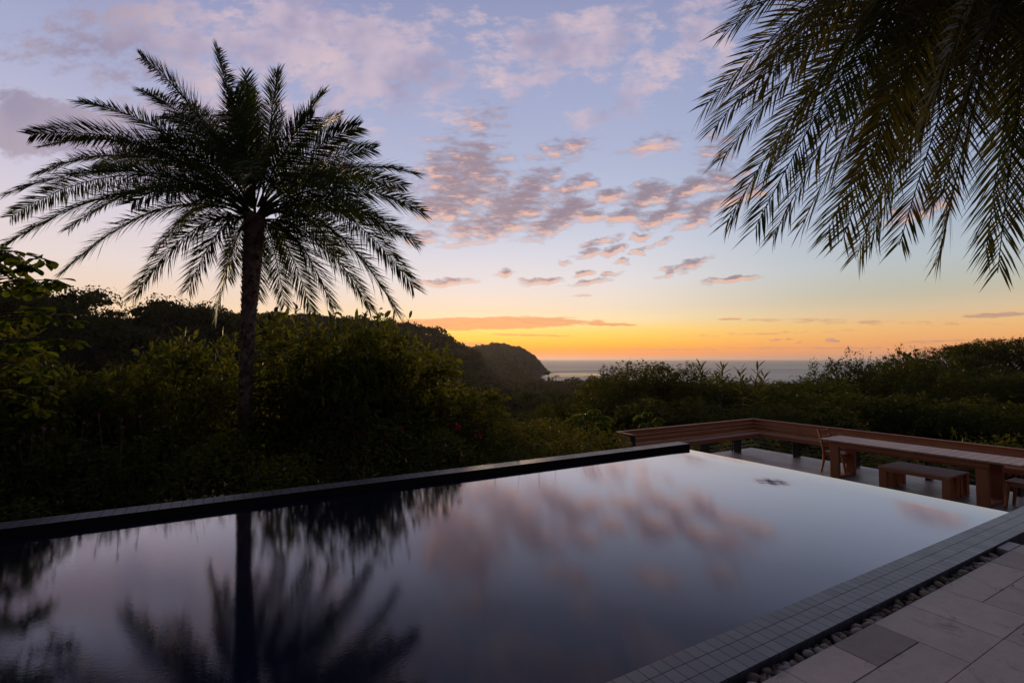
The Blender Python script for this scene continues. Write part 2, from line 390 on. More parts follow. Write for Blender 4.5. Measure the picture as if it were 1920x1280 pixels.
def plain(name, col, rough=.5, spec=.5, metal=0.0):
    m, T, out = new_mat(name)
    o = T.n("ShaderNodeTexCoord").outputs["Object"]
    n1 = T.noise(o, 7, 5, .6).outputs[0]
    p = principled(T, out, T.mix(n1, c4(*[x * .75 for x in col]), c4(*[min(1, x * 1.25) for x in col])), rough, spec, n1, .15, .003)
    p.inputs["Metallic"].default_value = metal; return m
M_steel = plain("dark_steel", (0.030, 0.028, 0.027), .55, .4, .3)
M_cable = plain("cable_steel", (0.28, 0.28, 0.30), .4, .5, .8)
M_soil = plain("soil", (0.030, 0.026, 0.018), .95, .1)
M_rock = plain("reef_rock", (0.045, 0.036, 0.030), .8, .3)

def tiles(name, c0, c1, mort, bw, bh, ms, rough=.35, off=(0, 0, 0), offset=0.0):
    # glazed squares with dark joints
    m, T, out = new_mat(name)
    o = T.n("ShaderNodeTexCoord").outputs["Object"]
    br = T.n("ShaderNodeTexBrick", offset=offset, squash=1.0); T.put(br.inputs["Vector"], T.mapping(o, loc=off))
    br.inputs["Color1"].default_value = (0, 0, 0, 1); br.inputs["Color2"].default_value = (1, 1, 1, 1); br.inputs["Mortar"].default_value = (.5, .5, .5, 1)
    br.inputs["Scale"].default_value = 1.0; br.inputs["Mortar Size"].default_value = ms; br.inputs["Mortar Smooth"].default_value = .3
    br.inputs["Brick Width"].default_value = bw; br.inputs["Row Height"].default_value = bh
    n1 = T.noise(o, 5, 6, .65).outputs[0]; n2 = T.noise(T.mapping(o, scale=(1, 6, 1)), 22, 4, .6).outputs[0]
    f = T.m("ADD", T.m("MULTIPLY", br.outputs[0], .62), T.m("ADD", T.m("MULTIPLY", n1, .75), T.m("MULTIPLY_ADD", n2, .5, -.42)), clamp=True)
    col = T.mix(br.outputs["Fac"], T.mix(f, c4(*c0), c4(*c1)), c4(*mort))
    h = T.m("ADD", T.m("MULTIPLY", br.outputs["Fac"], -1.0), T.m("MULTIPLY", n2, .12))
    principled(T, out, col, T.mix(br.outputs['Fac'], T.m("MULTIPLY_ADD", n1, .3, rough - .15), (.95, .95, .95, 1)), T.m("MULTIPLY_ADD", br.outputs['Fac'], -.5, .5), h, .2, .002); return m
M_coping = tiles("coping_tile", (0.032, 0.035, 0.044), (0.105, 0.110, 0.132), (0.026, 0.028, 0.034), .088, .0985, .0024, .36, (0.03, -1.7, 0))
M_walltile = tiles("pool_wall_tile", (0.045, 0.042, 0.045), (0.110, 0.102, 0.106), (0.025, 0.023, 0.025), .098, .0883, .003, .42, (0, -6.375, 0))
M_shell = tiles("pool_shell_tile", (0.012, 0.013, 0.016), (0.030, 0.032, 0.038), (0.01, 0.01, 0.012), .1, .1, .003, .3)

def stone():
    m, T, out = new_mat("paving_stone")
    o = T.n("ShaderNodeTexCoord").outputs["Object"]
    tint = T.n("ShaderNodeAttribute", attribute_name="tint").outputs["Fac"]
    big = T.noise(o, 2.2, 6, .62, .3).outputs[0]; fine = T.noise(o, 60, 4, .7).outputs[0]; mid = T.noise(T.mapping(o, loc=(5, 2, 0)), 9, 6, .7).outputs[0]
    f = T.m("ADD", T.m("MULTIPLY", big, .5), T.m("ADD", T.m("MULTIPLY", fine, .25), T.m("MULTIPLY_ADD", mid, .5, -.22)), clamp=True)
    col = T.mix(f, c4(.28, .238, .205), c4(.73, .63, .555))
    col = T.mix(1.0, col, T.mix(tint, c4(.55, .52, .53), c4(1.12, 1.10, 1.08)), "MULTIPLY")
    pits = T.ss(T.noise(o, 38, 2, .5).outputs[0], .66, .72)
    stain = T.m("MULTIPLY", T.ss(T.noise(T.mapping(o, loc=(1, 7, 0)), 3.4, 7, .72, .8).outputs[0], .54, .70), .6)
    col = T.mix(stain, col, c4(.13, .11, .105)); col = T.mix(T.m("MULTIPLY", pits, .35), col, c4(.10, .085, .08))
    principled(T, out, col, .62, .4, T.m("ADD", T.m("MULTIPLY", fine, .3), mid), .35, .004); return m
M_stone = stone()

def deckmat():
    m, T, out = new_mat("deck_boards")
    o = T.n("ShaderNodeTexCoord").outputs["Object"]
    br = T.n("ShaderNodeTexBrick", offset=.37); T.put(br.inputs["Vector"], T.mapping(o, rot=(0, 0, PI / 2)))
    br.inputs["Color1"].default_value = (0, 0, 0, 1); br.inputs["Color2"].default_value = (1, 1, 1, 1)
    br.inputs["Scale"].default_value = 1; br.inputs["Mortar Size"].default_value = .003; br.inputs["Brick Width"].default_value = 2.4; br.inputs["Row Height"].default_value = .14
    n1 = T.noise(T.mapping(o, scale=(12, 1, 1)), 3, 6, .6).outputs[0]; n2 = T.noise(o, 1.3, 6, .7, .5).outputs[0]
    f = T.m("ADD", T.m("MULTIPLY", br.outputs[0], .25), T.m("ADD", T.m("MULTIPLY", n1, .25), T.m("MULTIPLY_ADD", n2, .9, -.15)), clamp=True)
    col = T.mix(br.outputs["Fac"], T.mix(f, c4(.13, .105, .10), c4(.46, .39, .38)), c4(.03, .025, .025))
    principled(T, out, col, T.m("MULTIPLY_ADD", n2, .5, .2), .5, n1, .2, .004); return m
M_deck = deckmat()

def pebblemat():
    m, T, out = new_mat("pebbles")
    tint = T.n("ShaderNodeAttribute", attribute_name="tint").outputs["Fac"]; o = T.n("ShaderNodeTexCoord").outputs["Object"]
    n1 = T.noise(o, 40, 5, .65).outputs[0]
    col = T.ramp(tint, [(0, c4(.24, .17, .105)), (.4, c4(.42, .32, .20)), (.75, c4(.58, .46, .32)), (1, c4(.72, .62, .51))])
    principled(T, out, T.mix(T.m("MULTIPLY", n1, .6), col, c4(.10, .075, .055)), .7, .3, n1, .4, .004); return m
M_pebble = pebblemat()

def watermat():
    m, T, out = new_mat("pool_water")
    o = T.n("ShaderNodeTexCoord").outputs["Object"]
    n1 = T.noise(T.mapping(o, rot=(0, 0, ROTZ), scale=(1.0, 1.7, 1)), 6.0, 3, .5).outputs[0]
    n2 = T.noise(T.mapping(o, rot=(0, 0, ROTZ), scale=(1.0, 2.4, 1)), 30.0, 3, .55).outputs[0]
    h = T.m("ADD", T.m("MULTIPLY", n1, .00016), T.m("MULTIPLY", n2, .00024))
    b = T.n("ShaderNodeBump"); b.inputs["Strength"].default_value = 1; b.inputs["Distance"].default_value = 1.0; T.put(b.inputs["Height"], h)
    lw = T.n("ShaderNodeLayerWeight"); lw.inputs[0].default_value = .5; T.put(lw.inputs["Normal"], b.outputs[0])
    def gray(v): return (v, v, v, 1)
    fac = T.ramp(lw.outputs["Facing"], [(0, gray(.03)), (.40, gray(.032)), (.485, gray(.052)), (.56, gray(.094)), (.66, gray(.24)), (.72, gray(.40)), (.78, gray(.58)), (.88, gray(.80)), (1, gray(1))])
    gl = T.n("ShaderNodeBsdfGlossy"); gl.inputs["Roughness"].default_value = .032; gl.inputs[0].default_value = (1, .95, .975, 1); T.put(gl.inputs["Normal"], b.outputs[0])
    d = T.n("ShaderNodeBsdfDiffuse"); d.inputs[0].default_value = (.009, .012, .026, 1)
    mx = T.n("ShaderNodeMixShader"); T.put(mx.inputs[0], fac); T.put(mx.inputs[1], d.outputs[0]); T.put(mx.inputs[2], gl.outputs[0]); T.put(out.inputs[0], mx.outputs[0]); return m
M_water = watermat()

def seamat(name, rough, amp):
    m, T, out = new_mat(name)
    o = T.n("ShaderNodeTexCoord").outputs["Object"]
    n1 = T.noise(T.mapping(o, scale=(.25, 1, 1)), .012, 6, .6, .4).outputs[0]
    n2 = T.noise(T.mapping(o, scale=(.35, 1, 1)), .0025, 4, .6).outputs[0]
    p = T.n("ShaderNodeBsdfPrincipled"); p.inputs["Base Color"].default_value = (.020, .030, .040, 1); p.inputs["IOR"].default_value = 1.333
    T.put(p.inputs["Roughness"], T.m("MULTIPLY_ADD", n2, amp, rough))
    b = T.n("ShaderNodeBump"); b.inputs["Strength"].default_value = .6; b.inputs["Distance"].default_value = 4.0; T.put(b.inputs["Height"], n1); T.put(p.inputs["Normal"], b.outputs[0])
    T.put(out.inputs[0], p.outputs[0]); return m
M_sea = seamat("sea", .22, .30)
M_calm = seamat("calm_sea", .10, .15)

def groundmat():
    m, T, out = new_mat("hill_ground")
    o = T.n("ShaderNodeTexCoord").outputs["Object"]
    n1 = T.noise(o, .06, 7, .7).outputs[0]
    principled(T, out, T.mix(n1, c4(.016, .018, .009), c4(.050, .048, .022)), .95, .1); return m
M_ground = groundmat()

# ------------------------------------------------------------------ terrain
SEA = -46.0
def col_az(x): return np.arctan((np.asarray(x, float) - CX) / FPX)
def el_of(y): return (672.7 - np.asarray(y, float)) / FPX        # slope per unit of depth along +Y
def table(pts):
    p = np.array(pts, float); return lambda x: np.interp(x, p[:, 0], p[:, 1])
SKY_A = table([(-900,470),(-200,520),(0,548),(60,560),(100,566),(150,572),(215,567),(262,580),(300,586),(345,590),(400,603),(445,612),(520,640),(600,664),(720,700),(900,735),(1100,760)])
SKY_B = table([(-900,600),(380,600),(480,592),(520,588),(600,595),(640,596),(700,600),(745,606),(785,611),(812,616),(842,632),(868,646),(885,656),(905,678),(930,708),(960,722),(1000,738),(1100,760)])
SKY_C = table([(-900,640),(700,640),(860,648),(884,651),(901,648),(915,647),(925,642),(940,644),(952,646),(963,651),(975,650),(985,657),(997,663),(1004,668),(1011,675),(1020,685),(1028,691),(1036,697),(1042,705),(1060,712),(1100,716)])
SKY_D = table([(-900,900),(1300,800),(1480,745),(1600,712),(1700,695),(1800,682),(1880,664),(1960,655),(2400,620),(3000,600)])
def terrain(X, Y):
    X = np.asarray(X, float); Y = np.asarray(Y, float)
    r = np.hypot(X, Y); az = np.arctan2(X, np.maximum(Y, 1e-3)); az = np.clip(az, -1.25, 1.25); px = CX + FPX * np.tan(az); cz = np.cos(az)
    base = np.interp(r, [0, 11, 15, 25, 40, 80, 150, 300, 600, 900, 1250, 1500], [-1.15, -1.15, -2.0, -5.2, -9.5, -16, -24, -36, -43.5, -46, -47.5, -49])
    z = base.copy()
    for (f, R, wf, wb, th) in ((SKY_A, 235, 105, 80, 7.0), (SKY_B, 760, 290, 140, 10.0), (SKY_C, 1760, 420, 150, 8.5), (SKY_D, 92, 45, 60, 9.0)):
        crest = HC + el_of(f(px)) * R * cz - th
        g = np.exp(-((r - R) / np.where(r < R, wf, wb)) ** 2)
        z = np.maximum(z, base + (crest - base) * g)
    # cliff to the sea at the headland's tip and open water behind the bay
    edge = 1046 - 58 / (1 + np.exp((r - 1480) / 40.0))
    bay = 1 / (1 + np.exp(-(px - edge) / 6.0)) * 1 / (1 + np.exp(-(r - np.where(px > 1090, 1000, 1200)) / 25))
    z = z * (1 - bay) + (SEA - 4) * bay
    bump = np.sin(X * .11 + 1.3) * np.sin(Y * .083) * .7 + np.sin(X * .031 + Y * .021) * 1.6 + np.sin(X * .017 - Y * .027 + 2) * 2.0
    z = z + bump * np.clip((r - 20) / 150, 0, 1) * np.interp(r, [500, 800], [1, .25])
    far = np.clip((r - 2150) / 200, 0, 1)
    return z * (1 - far) + (SEA - 6) * far
def build_terrain():
    rs = np.concatenate([np.linspace(0.5, 20, 20), np.geomspace(22, 2600, 160)]); az = np.concatenate([np.linspace(-PI, -1.2, 30)[:-1], np.linspace(-1.2, 1.2, 300), np.linspace(1.2, PI, 30)[1:]])
    R, A = np.meshgrid(rs, az, indexing="ij"); X = R * np.sin(A); Y = R * np.cos(A)
    Z = np.where(np.abs(A) < 1.2, terrain(X, Y), terrain(X, np.abs(Y)))
    behind = np.clip((np.abs(A) - 1.2) / .3, 0, 1); Z = Z * (1 - behind) + np.minimum(np.where(R < 20, -1.15, -1.15 - (R - 20) * .02), -1.15) * behind
    V = np.stack([X, Y, Z], -1).reshape(-1, 3); nr, na = R.shape
    i = np.arange(nr - 1)[:, None] * na + np.arange(na - 1)[None]
    F = np.stack([i, i + 1, i + 1 + na, i + na], -1).reshape(-1, 4)[:, ::-1]
    structure("terrain", mesh("terrain", V, F, M_ground, True))
build_terrain()

def disc(name, R, z, mat, n=128):
    rs = np.geomspace(30, R, 40); a = np.linspace(0, 2 * PI, n, endpoint=False)
    V = np.stack([np.outer(rs, np.cos(a)), np.outer(rs, np.sin(a)), np.full((40, n), z)], -1).reshape(-1, 3)
    i = np.arange(39)[:, None] * n + np.arange(n)[None]; j = np.arange(39)[:, None] * n + (np.arange(n)[None] + 1) % n
    return mesh(name, V, np.stack([i, i + n, j + n, j], -1).reshape(-1, 4)[:, ::-1], mat, True)
structure("sea", disc("sea", 25000, SEA, M_sea))
def strip(name, pts, mat, z, thick):
    """a low flat strip on the sea: pts (photo x, distance, half width)"""
    top = []; lo = []
    for (x, R, hw) in pts:
        az = math.atan((x - CX) / FPX)
        for s in (-1, 1):
            top.append(((R + s * hw) * math.tan(az), R + s * hw, z + thick)); lo.append(((R + s * hw * 1.3) * math.tan(az), R + s * hw * 1.3, z - 1))
    n = len(pts); V = np.array(top + lo); F = []
    for k in range(n - 1):
        a, b, c, d = 2 * k, 2 * k + 1, 2 * k + 3, 2 * k + 2; o = 2 * n
        F += [(a, d, c, b), (a + o, d + o, d, a), (b, c, c + o, b + o)]
    F += [(0, 1, 1 + 2 * n, 2 * n), (2 * n - 2, 4 * n - 2, 4 * n - 1, 2 * n - 1)]
    return mesh(name, V, np.array(F), mat)
def d_of(y): return (HC - SEA) / ((y - 672.7) / FPX)
structure("reef", strip("reef", [(1022, d_of(697), 10), (1045, d_of(696.4), 22), (1070, d_of(696), 26), (1095, d_of(695.6), 24), (1125, d_of(695), 16), (1160, d_of(694.5), 5)], M_rock, SEA, .8))
structure("reef", strip("reef", [(1030, d_of(704), 4), (1055, d_of(703), 8), (1085, d_of(702.4), 9), (1110, d_of(702), 4)], M_rock, SEA, .5))
structure("bay_water", strip("bay_water", [(975, d_of(705), 60), (1010, d_of(703.5), 110), (1050, d_of(702.5), 125), (1090, d_of(702), 115), (1130, d_of(702), 90)], M_calm, SEA - .35, .45))

# ------------------------------------------------------------------ pool, coping, paving
AX = dict(loc=(0, 0, 0), rz=ROTZ)      # objects modelled in pool axes: x along the pool, y across it
def grid_faces(nx, ny):
    i = np.arange(nx - 1)[:, None] * ny + np.arange(ny - 1)[None]
    return np.stack([i, i + ny, i + ny + 1, i + 1], -1).reshape(-1, 4)
A1 = 7.372
JA, JB = 6.386, 4.07                                # a return jet stirs the water here
ca = np.unique(np.round(np.concatenate([np.linspace(-9, 7.33, 24), np.linspace(JA - .36, JA + .36, 240)]), 4))
prof = [(a, 0.0) for a in ca] + [(7.345, -.0008), (7.357, -.003), (7.366, -.008), (7.371, -.016), (7.373, -.03), (7.373, -.12), (7.374, -.55)]
bs = np.unique(np.round(np.concatenate([np.linspace(1.994, 6.385, 12), np.linspace(JB - .36, JB + .36, 240)]), 4))
V = np.array([[(a, b, z) for b in bs] for a, z in prof]).reshape(-1, 3)
jr = np.hypot(V[:, 0] - JA, V[:, 1] - JB); env = np.exp(-(jr / .17) ** 2) * (V[:, 2] == 0)
wv = sum(np.sin(V[:, 0] * f * math.cos(t) + V[:, 1] * f * math.sin(t) + p) for f, t, p in ((58, .3, 0), (83, 1.5, 2), (110, 2.4, 4), (141, .9, 1), (97, 2.9, 3), (172, 1.9, 5), (205, .1, 2)))
V[:, 2] += env * wv * .0028 * (.6 + .4 * np.sin(V[:, 0] * 31 + 1) * np.sin(V[:, 1] * 27))
structure("pool_water", mesh("pool_water", V, grid_faces(len(prof), len(bs)), M_water, True), **AX)
g = Geo()
g.box(-9, 7.30, 1.994, 6.37, -1.4, -1.25); g.box(7.28, 7.362, 2.0, 6.37, -1.3, -.035); g.box(-9.1, -9, 1.7, 6.64, -1.3, .01)
structure("pool_shell", g.mesh("pool_shell", M_shell), **AX)
g = Geo(); g.box(-9, 7.485, 6.375, 6.64, -1.2, .078, bev=.003)
tag(structure("pool_wall", g.mesh("pool_wall", M_walltile), **AX), "long low dark tiled wall along the planted far side of the pool", "wall")["kind"] = "thing"
g = Geo(); g.box(-9, 9.6, 1.697, 1.992, -1.2, .012, bev=.003)
tag(structure("pool_coping", g.mesh("pool_coping", M_coping), **AX), "long grey coping of three tile rows between the water and the pebble channel", "coping")["kind"] = "thing"
# pebble channel
g = Geo(); g.box(-9, 5.874, 1.60, 1.705, -.4, -.078)
structure("channel_ground", g.mesh("channel_ground", M_soil), **AX)
# paving slabs on a 0.4715 x 0.235 grid
g = Geo(); GA, GB, A0, B0 = .4715, .2365, 3.063, 1.609
used = set(); cells = [(k, j) for k in range(0, 24) for j in range(-26, 7)]
fixed = {(0, 0): (1, 1, 0.02), (0, 1): (1, 2, .8), (0, 2): (1, 2, .95), (0, -1): (1, 1, .9), (1, -1): (2, 1, .7), (0, 3): (2, 1, .85), (1, 3): (1, 1, .7), (0, -2): (1, 2, .95), (0, 5): (1, 1, .35), (1, 4): (2, 2, .75), (2, 0): (2, 1, .8), (2, 2): (2, 2, .65)}
for (k, j) in cells:
    if (k, j) in used: continue
    nj, nk, t = fixed.get((k, j), (random.choice([1, 1, 2, 2]), random.choice([1, 1, 2]), random.choice([.55, .7, .8, .9, 1.0, .3])))
    while nj > 1 and any((k + q, j + nj - 1) in used or (k + q, j + nj - 1) in fixed and (k + q, j + nj - 1) != (k, j) for q in range(nk)): nj -= 1
    while nk > 1 and any((k + nk - 1, j + q) in used or (k + nk - 1, j + q) in fixed for q in range(nj)): nk -= 1
    for q in range(nk):
        for r in range(nj): used.add((k + q, j + r))
    a0, a1 = A0 + GA * j, min(A0 + GA * (j + nj), 6.165); b1, b0 = B0 - GB * k, B0 - GB * (k + nk)
    if a1 - a0 < .05: continue
    dz = random.uniform(-.0008, .0008)
    g.box(a0 + .0016, a1 - .0016, b0 + .0016, b1 - .0016, -.06, dz, t, .0022)
g.box(5.874, 6.165, 1.612, 1.694, -.06, 0.0, .85, .002)
structure("paving", g.mesh("paving", M_stone), **AX)
g = Geo(); g.box(-9, 6.15, -3.95, 1.604, -1.2, -.012)
g.box(5.88, 6.15, 1.604, 1.696, -1.2, -.012)
structure("paving_base_ground", g.mesh("paving_base_ground", M_soil), **AX)

def pebbles():
    g = Geo()
    import bmesh
    bm = bmesh.new(); bmesh.ops.create_icosphere(bm, subdivisions=2, radius=1.0)
    bv = np.array([v.co[:] for v in bm.verts]); bf = np.array([[v.index for v in f.verts] for f in bm.faces]); bm.free()
    n = 0; a = .4
    pts = []
    for k in range(1400):
        a = random.uniform(.2, 5.72); b = random.uniform(1.622, 1.690); r = random.choice([.013, .017, .020, .024, .028, .032])
        layer = 0
        for (pa, pb, pr, pl) in pts:
            if abs(pa - a) < .10 and math.hypot(pa - a, pb - b) < (pr + r) * .80: layer = max(layer, pl + 1)
        if layer > 1: continue
        b = min(max(b, 1.615 + r * .6), 1.697 - r * .6)
        pts.append((a, b, r, layer))
        v = bv * np.array([1.25, .95, .72]) * r
        ph = rng.uniform(0, 6, 3)
        v = v * (1 + .22 * np.sin(bv[:, [0]] * 2.3 + ph[0]) + .19 * np.sin(bv[:, [1]] * 3.1 + ph[1]) + .1 * np.sin(bv[:, [2]] * 2.7 + ph[2]))
        v = np.where(np.abs(bv[:, [2]]) > .6, v * .93, v)
        R = np.array(Matrix.Rotation(random.uniform(0, 6.3), 3, "Z") @ Matrix.Rotation(random.uniform(-.5, .5), 3, "X") @ Matrix.Rotation(random.uniform(-.4, .4), 3, "Y"))
        v = v @ R.T + np.array([a, b, -.077 + r * .7 + layer * .024])
        g.add(v, bf, random.random() ** .8)
    return g.mesh("pebbles", M_pebble, True)
structure("pebbles", pebbles(), kind="stuff", **AX)

# ------------------------------------------------------------------ lower deck with bench, table, chairs
ZD = -.80
g = Geo(); g.box(7.40, 12.62, -4, 8.66, ZD - .12, ZD, bev=.003)
structure("deck_floor", g.mesh("deck_floor", M_deck), **AX)

def base_empty(name, label, cat, a, b, z=ZD, group=None): return thing(name, label, cat, W(a, b, z), ROTZ, group)
def part(name, g, mat, parent, off, smooth=False):
    me = g.mesh(name, mat, smooth); me.transform(Matrix.Translation((-off[0], -off[1], -off[2])))
    return obj(name, me, parent)

def corner_bench():
    off = (12.5, 8.5, ZD)
    t = base_empty("deck_bench", "long L-shaped built-in wooden bench whose slatted backrest rails two sides of the lower deck", "bench", off[0], off[1])
    # run A: along the pool axis at the far side (b = 8.5); run B: across at the end (a = 12.5)
    for k, (z0, z1) in enumerate(((.545, .622), (.632, .709), (.719, .796))):
        g = Geo(); g.box(7.62, 12.50, 8.50, 8.53, ZD + z0, ZD + z1, random.uniform(.35, .65)); part("backrest_board", g, M_railA, t, off)
        g = Geo(); g.box(12.50, 12.53, -3.9, 8.53, ZD + z0, ZD + z1, random.uniform(.35, .65)); part("backrest_board", g, M_railB, t, off)
    g = Geo(); g.box(7.60, 12.54, 8.475, 8.545, ZD + .798, ZD + .822, .85); part("cap_rail", g, M_railA, t, off)
    g = Geo(); g.box(12.475, 12.545, -3.9, 8.474, ZD + .798, ZD + .822, .85); part("cap_rail", g, M_railB, t, off)
    g = Geo()
    for i in range(4): g.box(7.66, 12.497 - .0, 7.985 + i * .1285, 8.107 + i * .1285, ZD + .495, ZD + .53, .45 + .1 * (i % 2))
    part("seat", g, M_railA, t, off)
    g = Geo()
    for i in range(4): g.box(11.985 + i * .1285, 12.107 + i * .1285, -3.9, 7.983, ZD + .495, ZD + .53, .45 + .1 * (i % 2))
    part("seat", g, M_railB, t, off)
    g = Geo(); g.box(7.66, 12.1, 7.99, 8.01, ZD + .43, ZD + .493, .3); part("seat_apron", g, M_railA, t, off)
    g = Geo(); g.box(11.99, 12.01, -3.9, 7.985, ZD + .43, ZD + .493, .3); part("seat_apron", g, M_railB, t, off)
    for a in (7.75, 9.1, 10.4, 11.65):
        g = Geo(); g.box(a, a + .05, 8.05, 8.49, ZD + .38, ZD + .49); g.box(a, a + .05, 8.30, 8.49, ZD, ZD + .38); g.box(a, a + .05, 8.535, 8.56, ZD - .1, ZD + .78); part("support", g, M_steel, t, off)
    for b in (7.25, 5.9, 4.55, 3.2, 1.85, .5, -.85, -2.2):
        g = Geo(); g.box(12.05, 12.49, b, b + .05, ZD + .38, ZD + .49); g.box(12.30, 12.49, b, b + .05, ZD, ZD + .38); g.box(12.535, 12.56, b, b + .05, ZD - .1, ZD + .78); part("support", g, M_steel, t, off)
    for z in (.11, .21, .31, .41):
        g = Geo(); g.tube([(7.65, 8.52, ZD + z), (12.52, 8.52, ZD + z)], .004, 6); part("cable", g, M_cable, t, off, True)
        g = Geo(); g.tube([(12.52, 8.52, ZD + z), (12.52, -3.9, ZD + z)], .004, 6); part("cable", g, M_cable, t, off, True)
    # closed end with its dark post
    for k, (z0, z1) in enumerate(((.30, .385), (.395, .48), (.49, .575), (.585, .67), (.68, .795))):
        g = Geo(); g.box(7.60, 7.63, 8.05, 8.497, ZD + z0, ZD + z1, random.uniform(.35, .65)); part("end_board", g, M_railB, t, off)
    g = Geo(); g.box(7.575, 7.655, 8.01, 8.473, ZD + .798, ZD + .82, .85); part("end_cap", g, M_railB, t, off)
    g = Geo(); g.box(7.585, 7.665, 7.97, 8.045, ZD, ZD + .795); part("post", g, M_steel, t, off)
corner_bench()

def stair_rail():
    off = (7.5, 8.1, ZD)
    t = base_empty("stair_handrail", "two thin steel rails sloping down to the left from the end of the deck bench", "handrail", off[0], off[1])
    for z in (.72, .38):
        g = Geo(); g.tube([(7.59, 8.06, ZD + z), (6.2, 8.06, ZD + z - 1.05)], .014, 8); part("rail", g, M_cable, t, off, True)
    g = Geo(); g.tube([(6.25, 8.06, ZD + .72 - 1.02), (6.25, 8.06, ZD - 1.2)], .018, 8); part("post", g, M_steel, t, off, True)
stair_rail()

def table_():
    off = (11.27, 4.35, ZD); H_ = .775
    t = base_empty("dining_table", "long wooden dining table with a slatted top and broad plank legs", "table", off[0], off[1])
    g = Geo(); n = 22; b0, b1 = 2.80, 5.89; s = (b1 - b0) / n
    for i in range(n): g.box(10.85, 11.69, b0 + i * s + .003, b0 + (i + 1) * s - .003, ZD + H_ - .032, ZD + H_, random.uniform(.25, .8), .003)
    part("tabletop", g, M_furnA, t, off)
    g = Geo(); g.box(10.90, 10.93, 3.2, 5.55, ZD + H_ - .125, ZD + H_ - .035, .3); g.box(11.61, 11.64, 3.2, 5.55, ZD + H_ - .125, ZD + H_ - .035, .3); part("apron", g, M_railB, t, off)
    for b in (3.22, 5.54):
        for a in (10.93, 11.55):
            g = Geo(); g.box(a, a + .085, b, b + .165, ZD + (.002), ZD + H_ - .035, random.uniform(.3, .6), .004); part("leg", g, M_furnZ, t, off)
        g = Geo(); g.box(11.017, 11.548, b + .01, b + .155, ZD + .002, ZD + .045, .45); part("stretcher", g, M_railA, t, off)
table_()

def bench(label, a0, a1, b0, b1):
    off = ((a0 + a1) / 2, (b0 + b1) / 2, ZD); H_ = .405
    t = base_empty("bench", label, "bench", off[0], off[1], ZD, "benches pushed under the dining table")
    g = Geo()
    s = (a1 - a0) / 3
    for i in range(3): g.box(a0 + i * s + .002, a0 + (i + 1) * s - .002, b0, b1, ZD + H_ - .03, ZD + H_, random.uniform(.3, .7), .003)
    part("seat", g, M_furnB, t, off)
    g = Geo(); g.box(a0 + .012, a0 + .036, b0 + .13, b1 - .13, ZD + H_ - .085, ZD + H_ - .033, .45); g.box(a1 - .036, a1 - .012, b0 + .13, b1 - .13, ZD + H_ - .085, ZD + H_ - .033, .45); part("apron", g, M_railB, t, off)
    for b in (b0 + .004, b1 - .128):
        for a in (a0 + .008, a1 - .118):
            g = Geo(); g.box(a, a + .11, b, b + .124, ZD + .001, ZD + H_ - .033, random.uniform(.3, .65), .003); part("leg", g, M_furnZ, t, off)
bench("low plank bench under the dining table, the one on the pool side", 10.875, 11.272, 3.70, 4.80)
bench("low plank bench under the dining table, hidden behind the pool side bench", 11.292, 11.69, 3.70, 4.80)

def chair_parts(t):
    """a slat-back dining chair facing -Y in its own axes, seat centre at the origin on the floor"""
    def put(name, g, mat): obj(name, g.mesh(name, mat), t)
    hw = .215
    for sx in (-1, 1):
        x = sx * (hw - .02)
        g = Geo(); g.tube([(x * .96, .26, 0), (x, .20, .25), (x, .19, .44), (x, .235, .66), (x, .305, .92)], [.026, .031, .033, .031, .026], 4, .45); put("back_leg", g, M_furnZ)
        g = Geo(); g.tube([(x * .94, -.23, 0), (x, -.19, .41)], [.022, .034], 4, .5); put("front_leg", g, M_furnZ)
    g = Geo()
    for i in range(5): g.box(-hw, hw, -.225 + i * .088, -.225 + i * .088 + .084, .425, .447, random.uniform(.35, .7), .003)
    put("seat", g, M_railA)
    g = Geo(); g.box(-hw + .03, hw - .03, -.205, -.18, .365, .423, .4); g.box(-hw + .03, hw - .03, .16, .185, .365, .423, .4)
    for sx in (-1, 1): g.box(sx * (hw - .03) - .011, sx * (hw - .03) + .011, -.178, .158, .365, .423, .4)
    put("seat_frame", g, M_railA)
    for z, y in ((.55, .212), (.67, .238), (.80, .272)):
        g = Geo(); g.box(-hw + .035, hw - .035, y - .009, y + .009, z, z + .095, random.uniform(.3, .6), .003); put("back_slat", g, M_railA)
t = base_empty("dining_chair", "slat-back wooden chair at the bench corner end of the dining table", "chair", 11.50, 5.83, ZD, "chairs at the ends of the dining table")
chair_parts(t)
copy_tree(t, W(11.36, 2.86, ZD), ROTZ + PI, "slat-back wooden chair at the coping end of the dining table, cut by the photo edge", "chairs at the ends of the dining table")

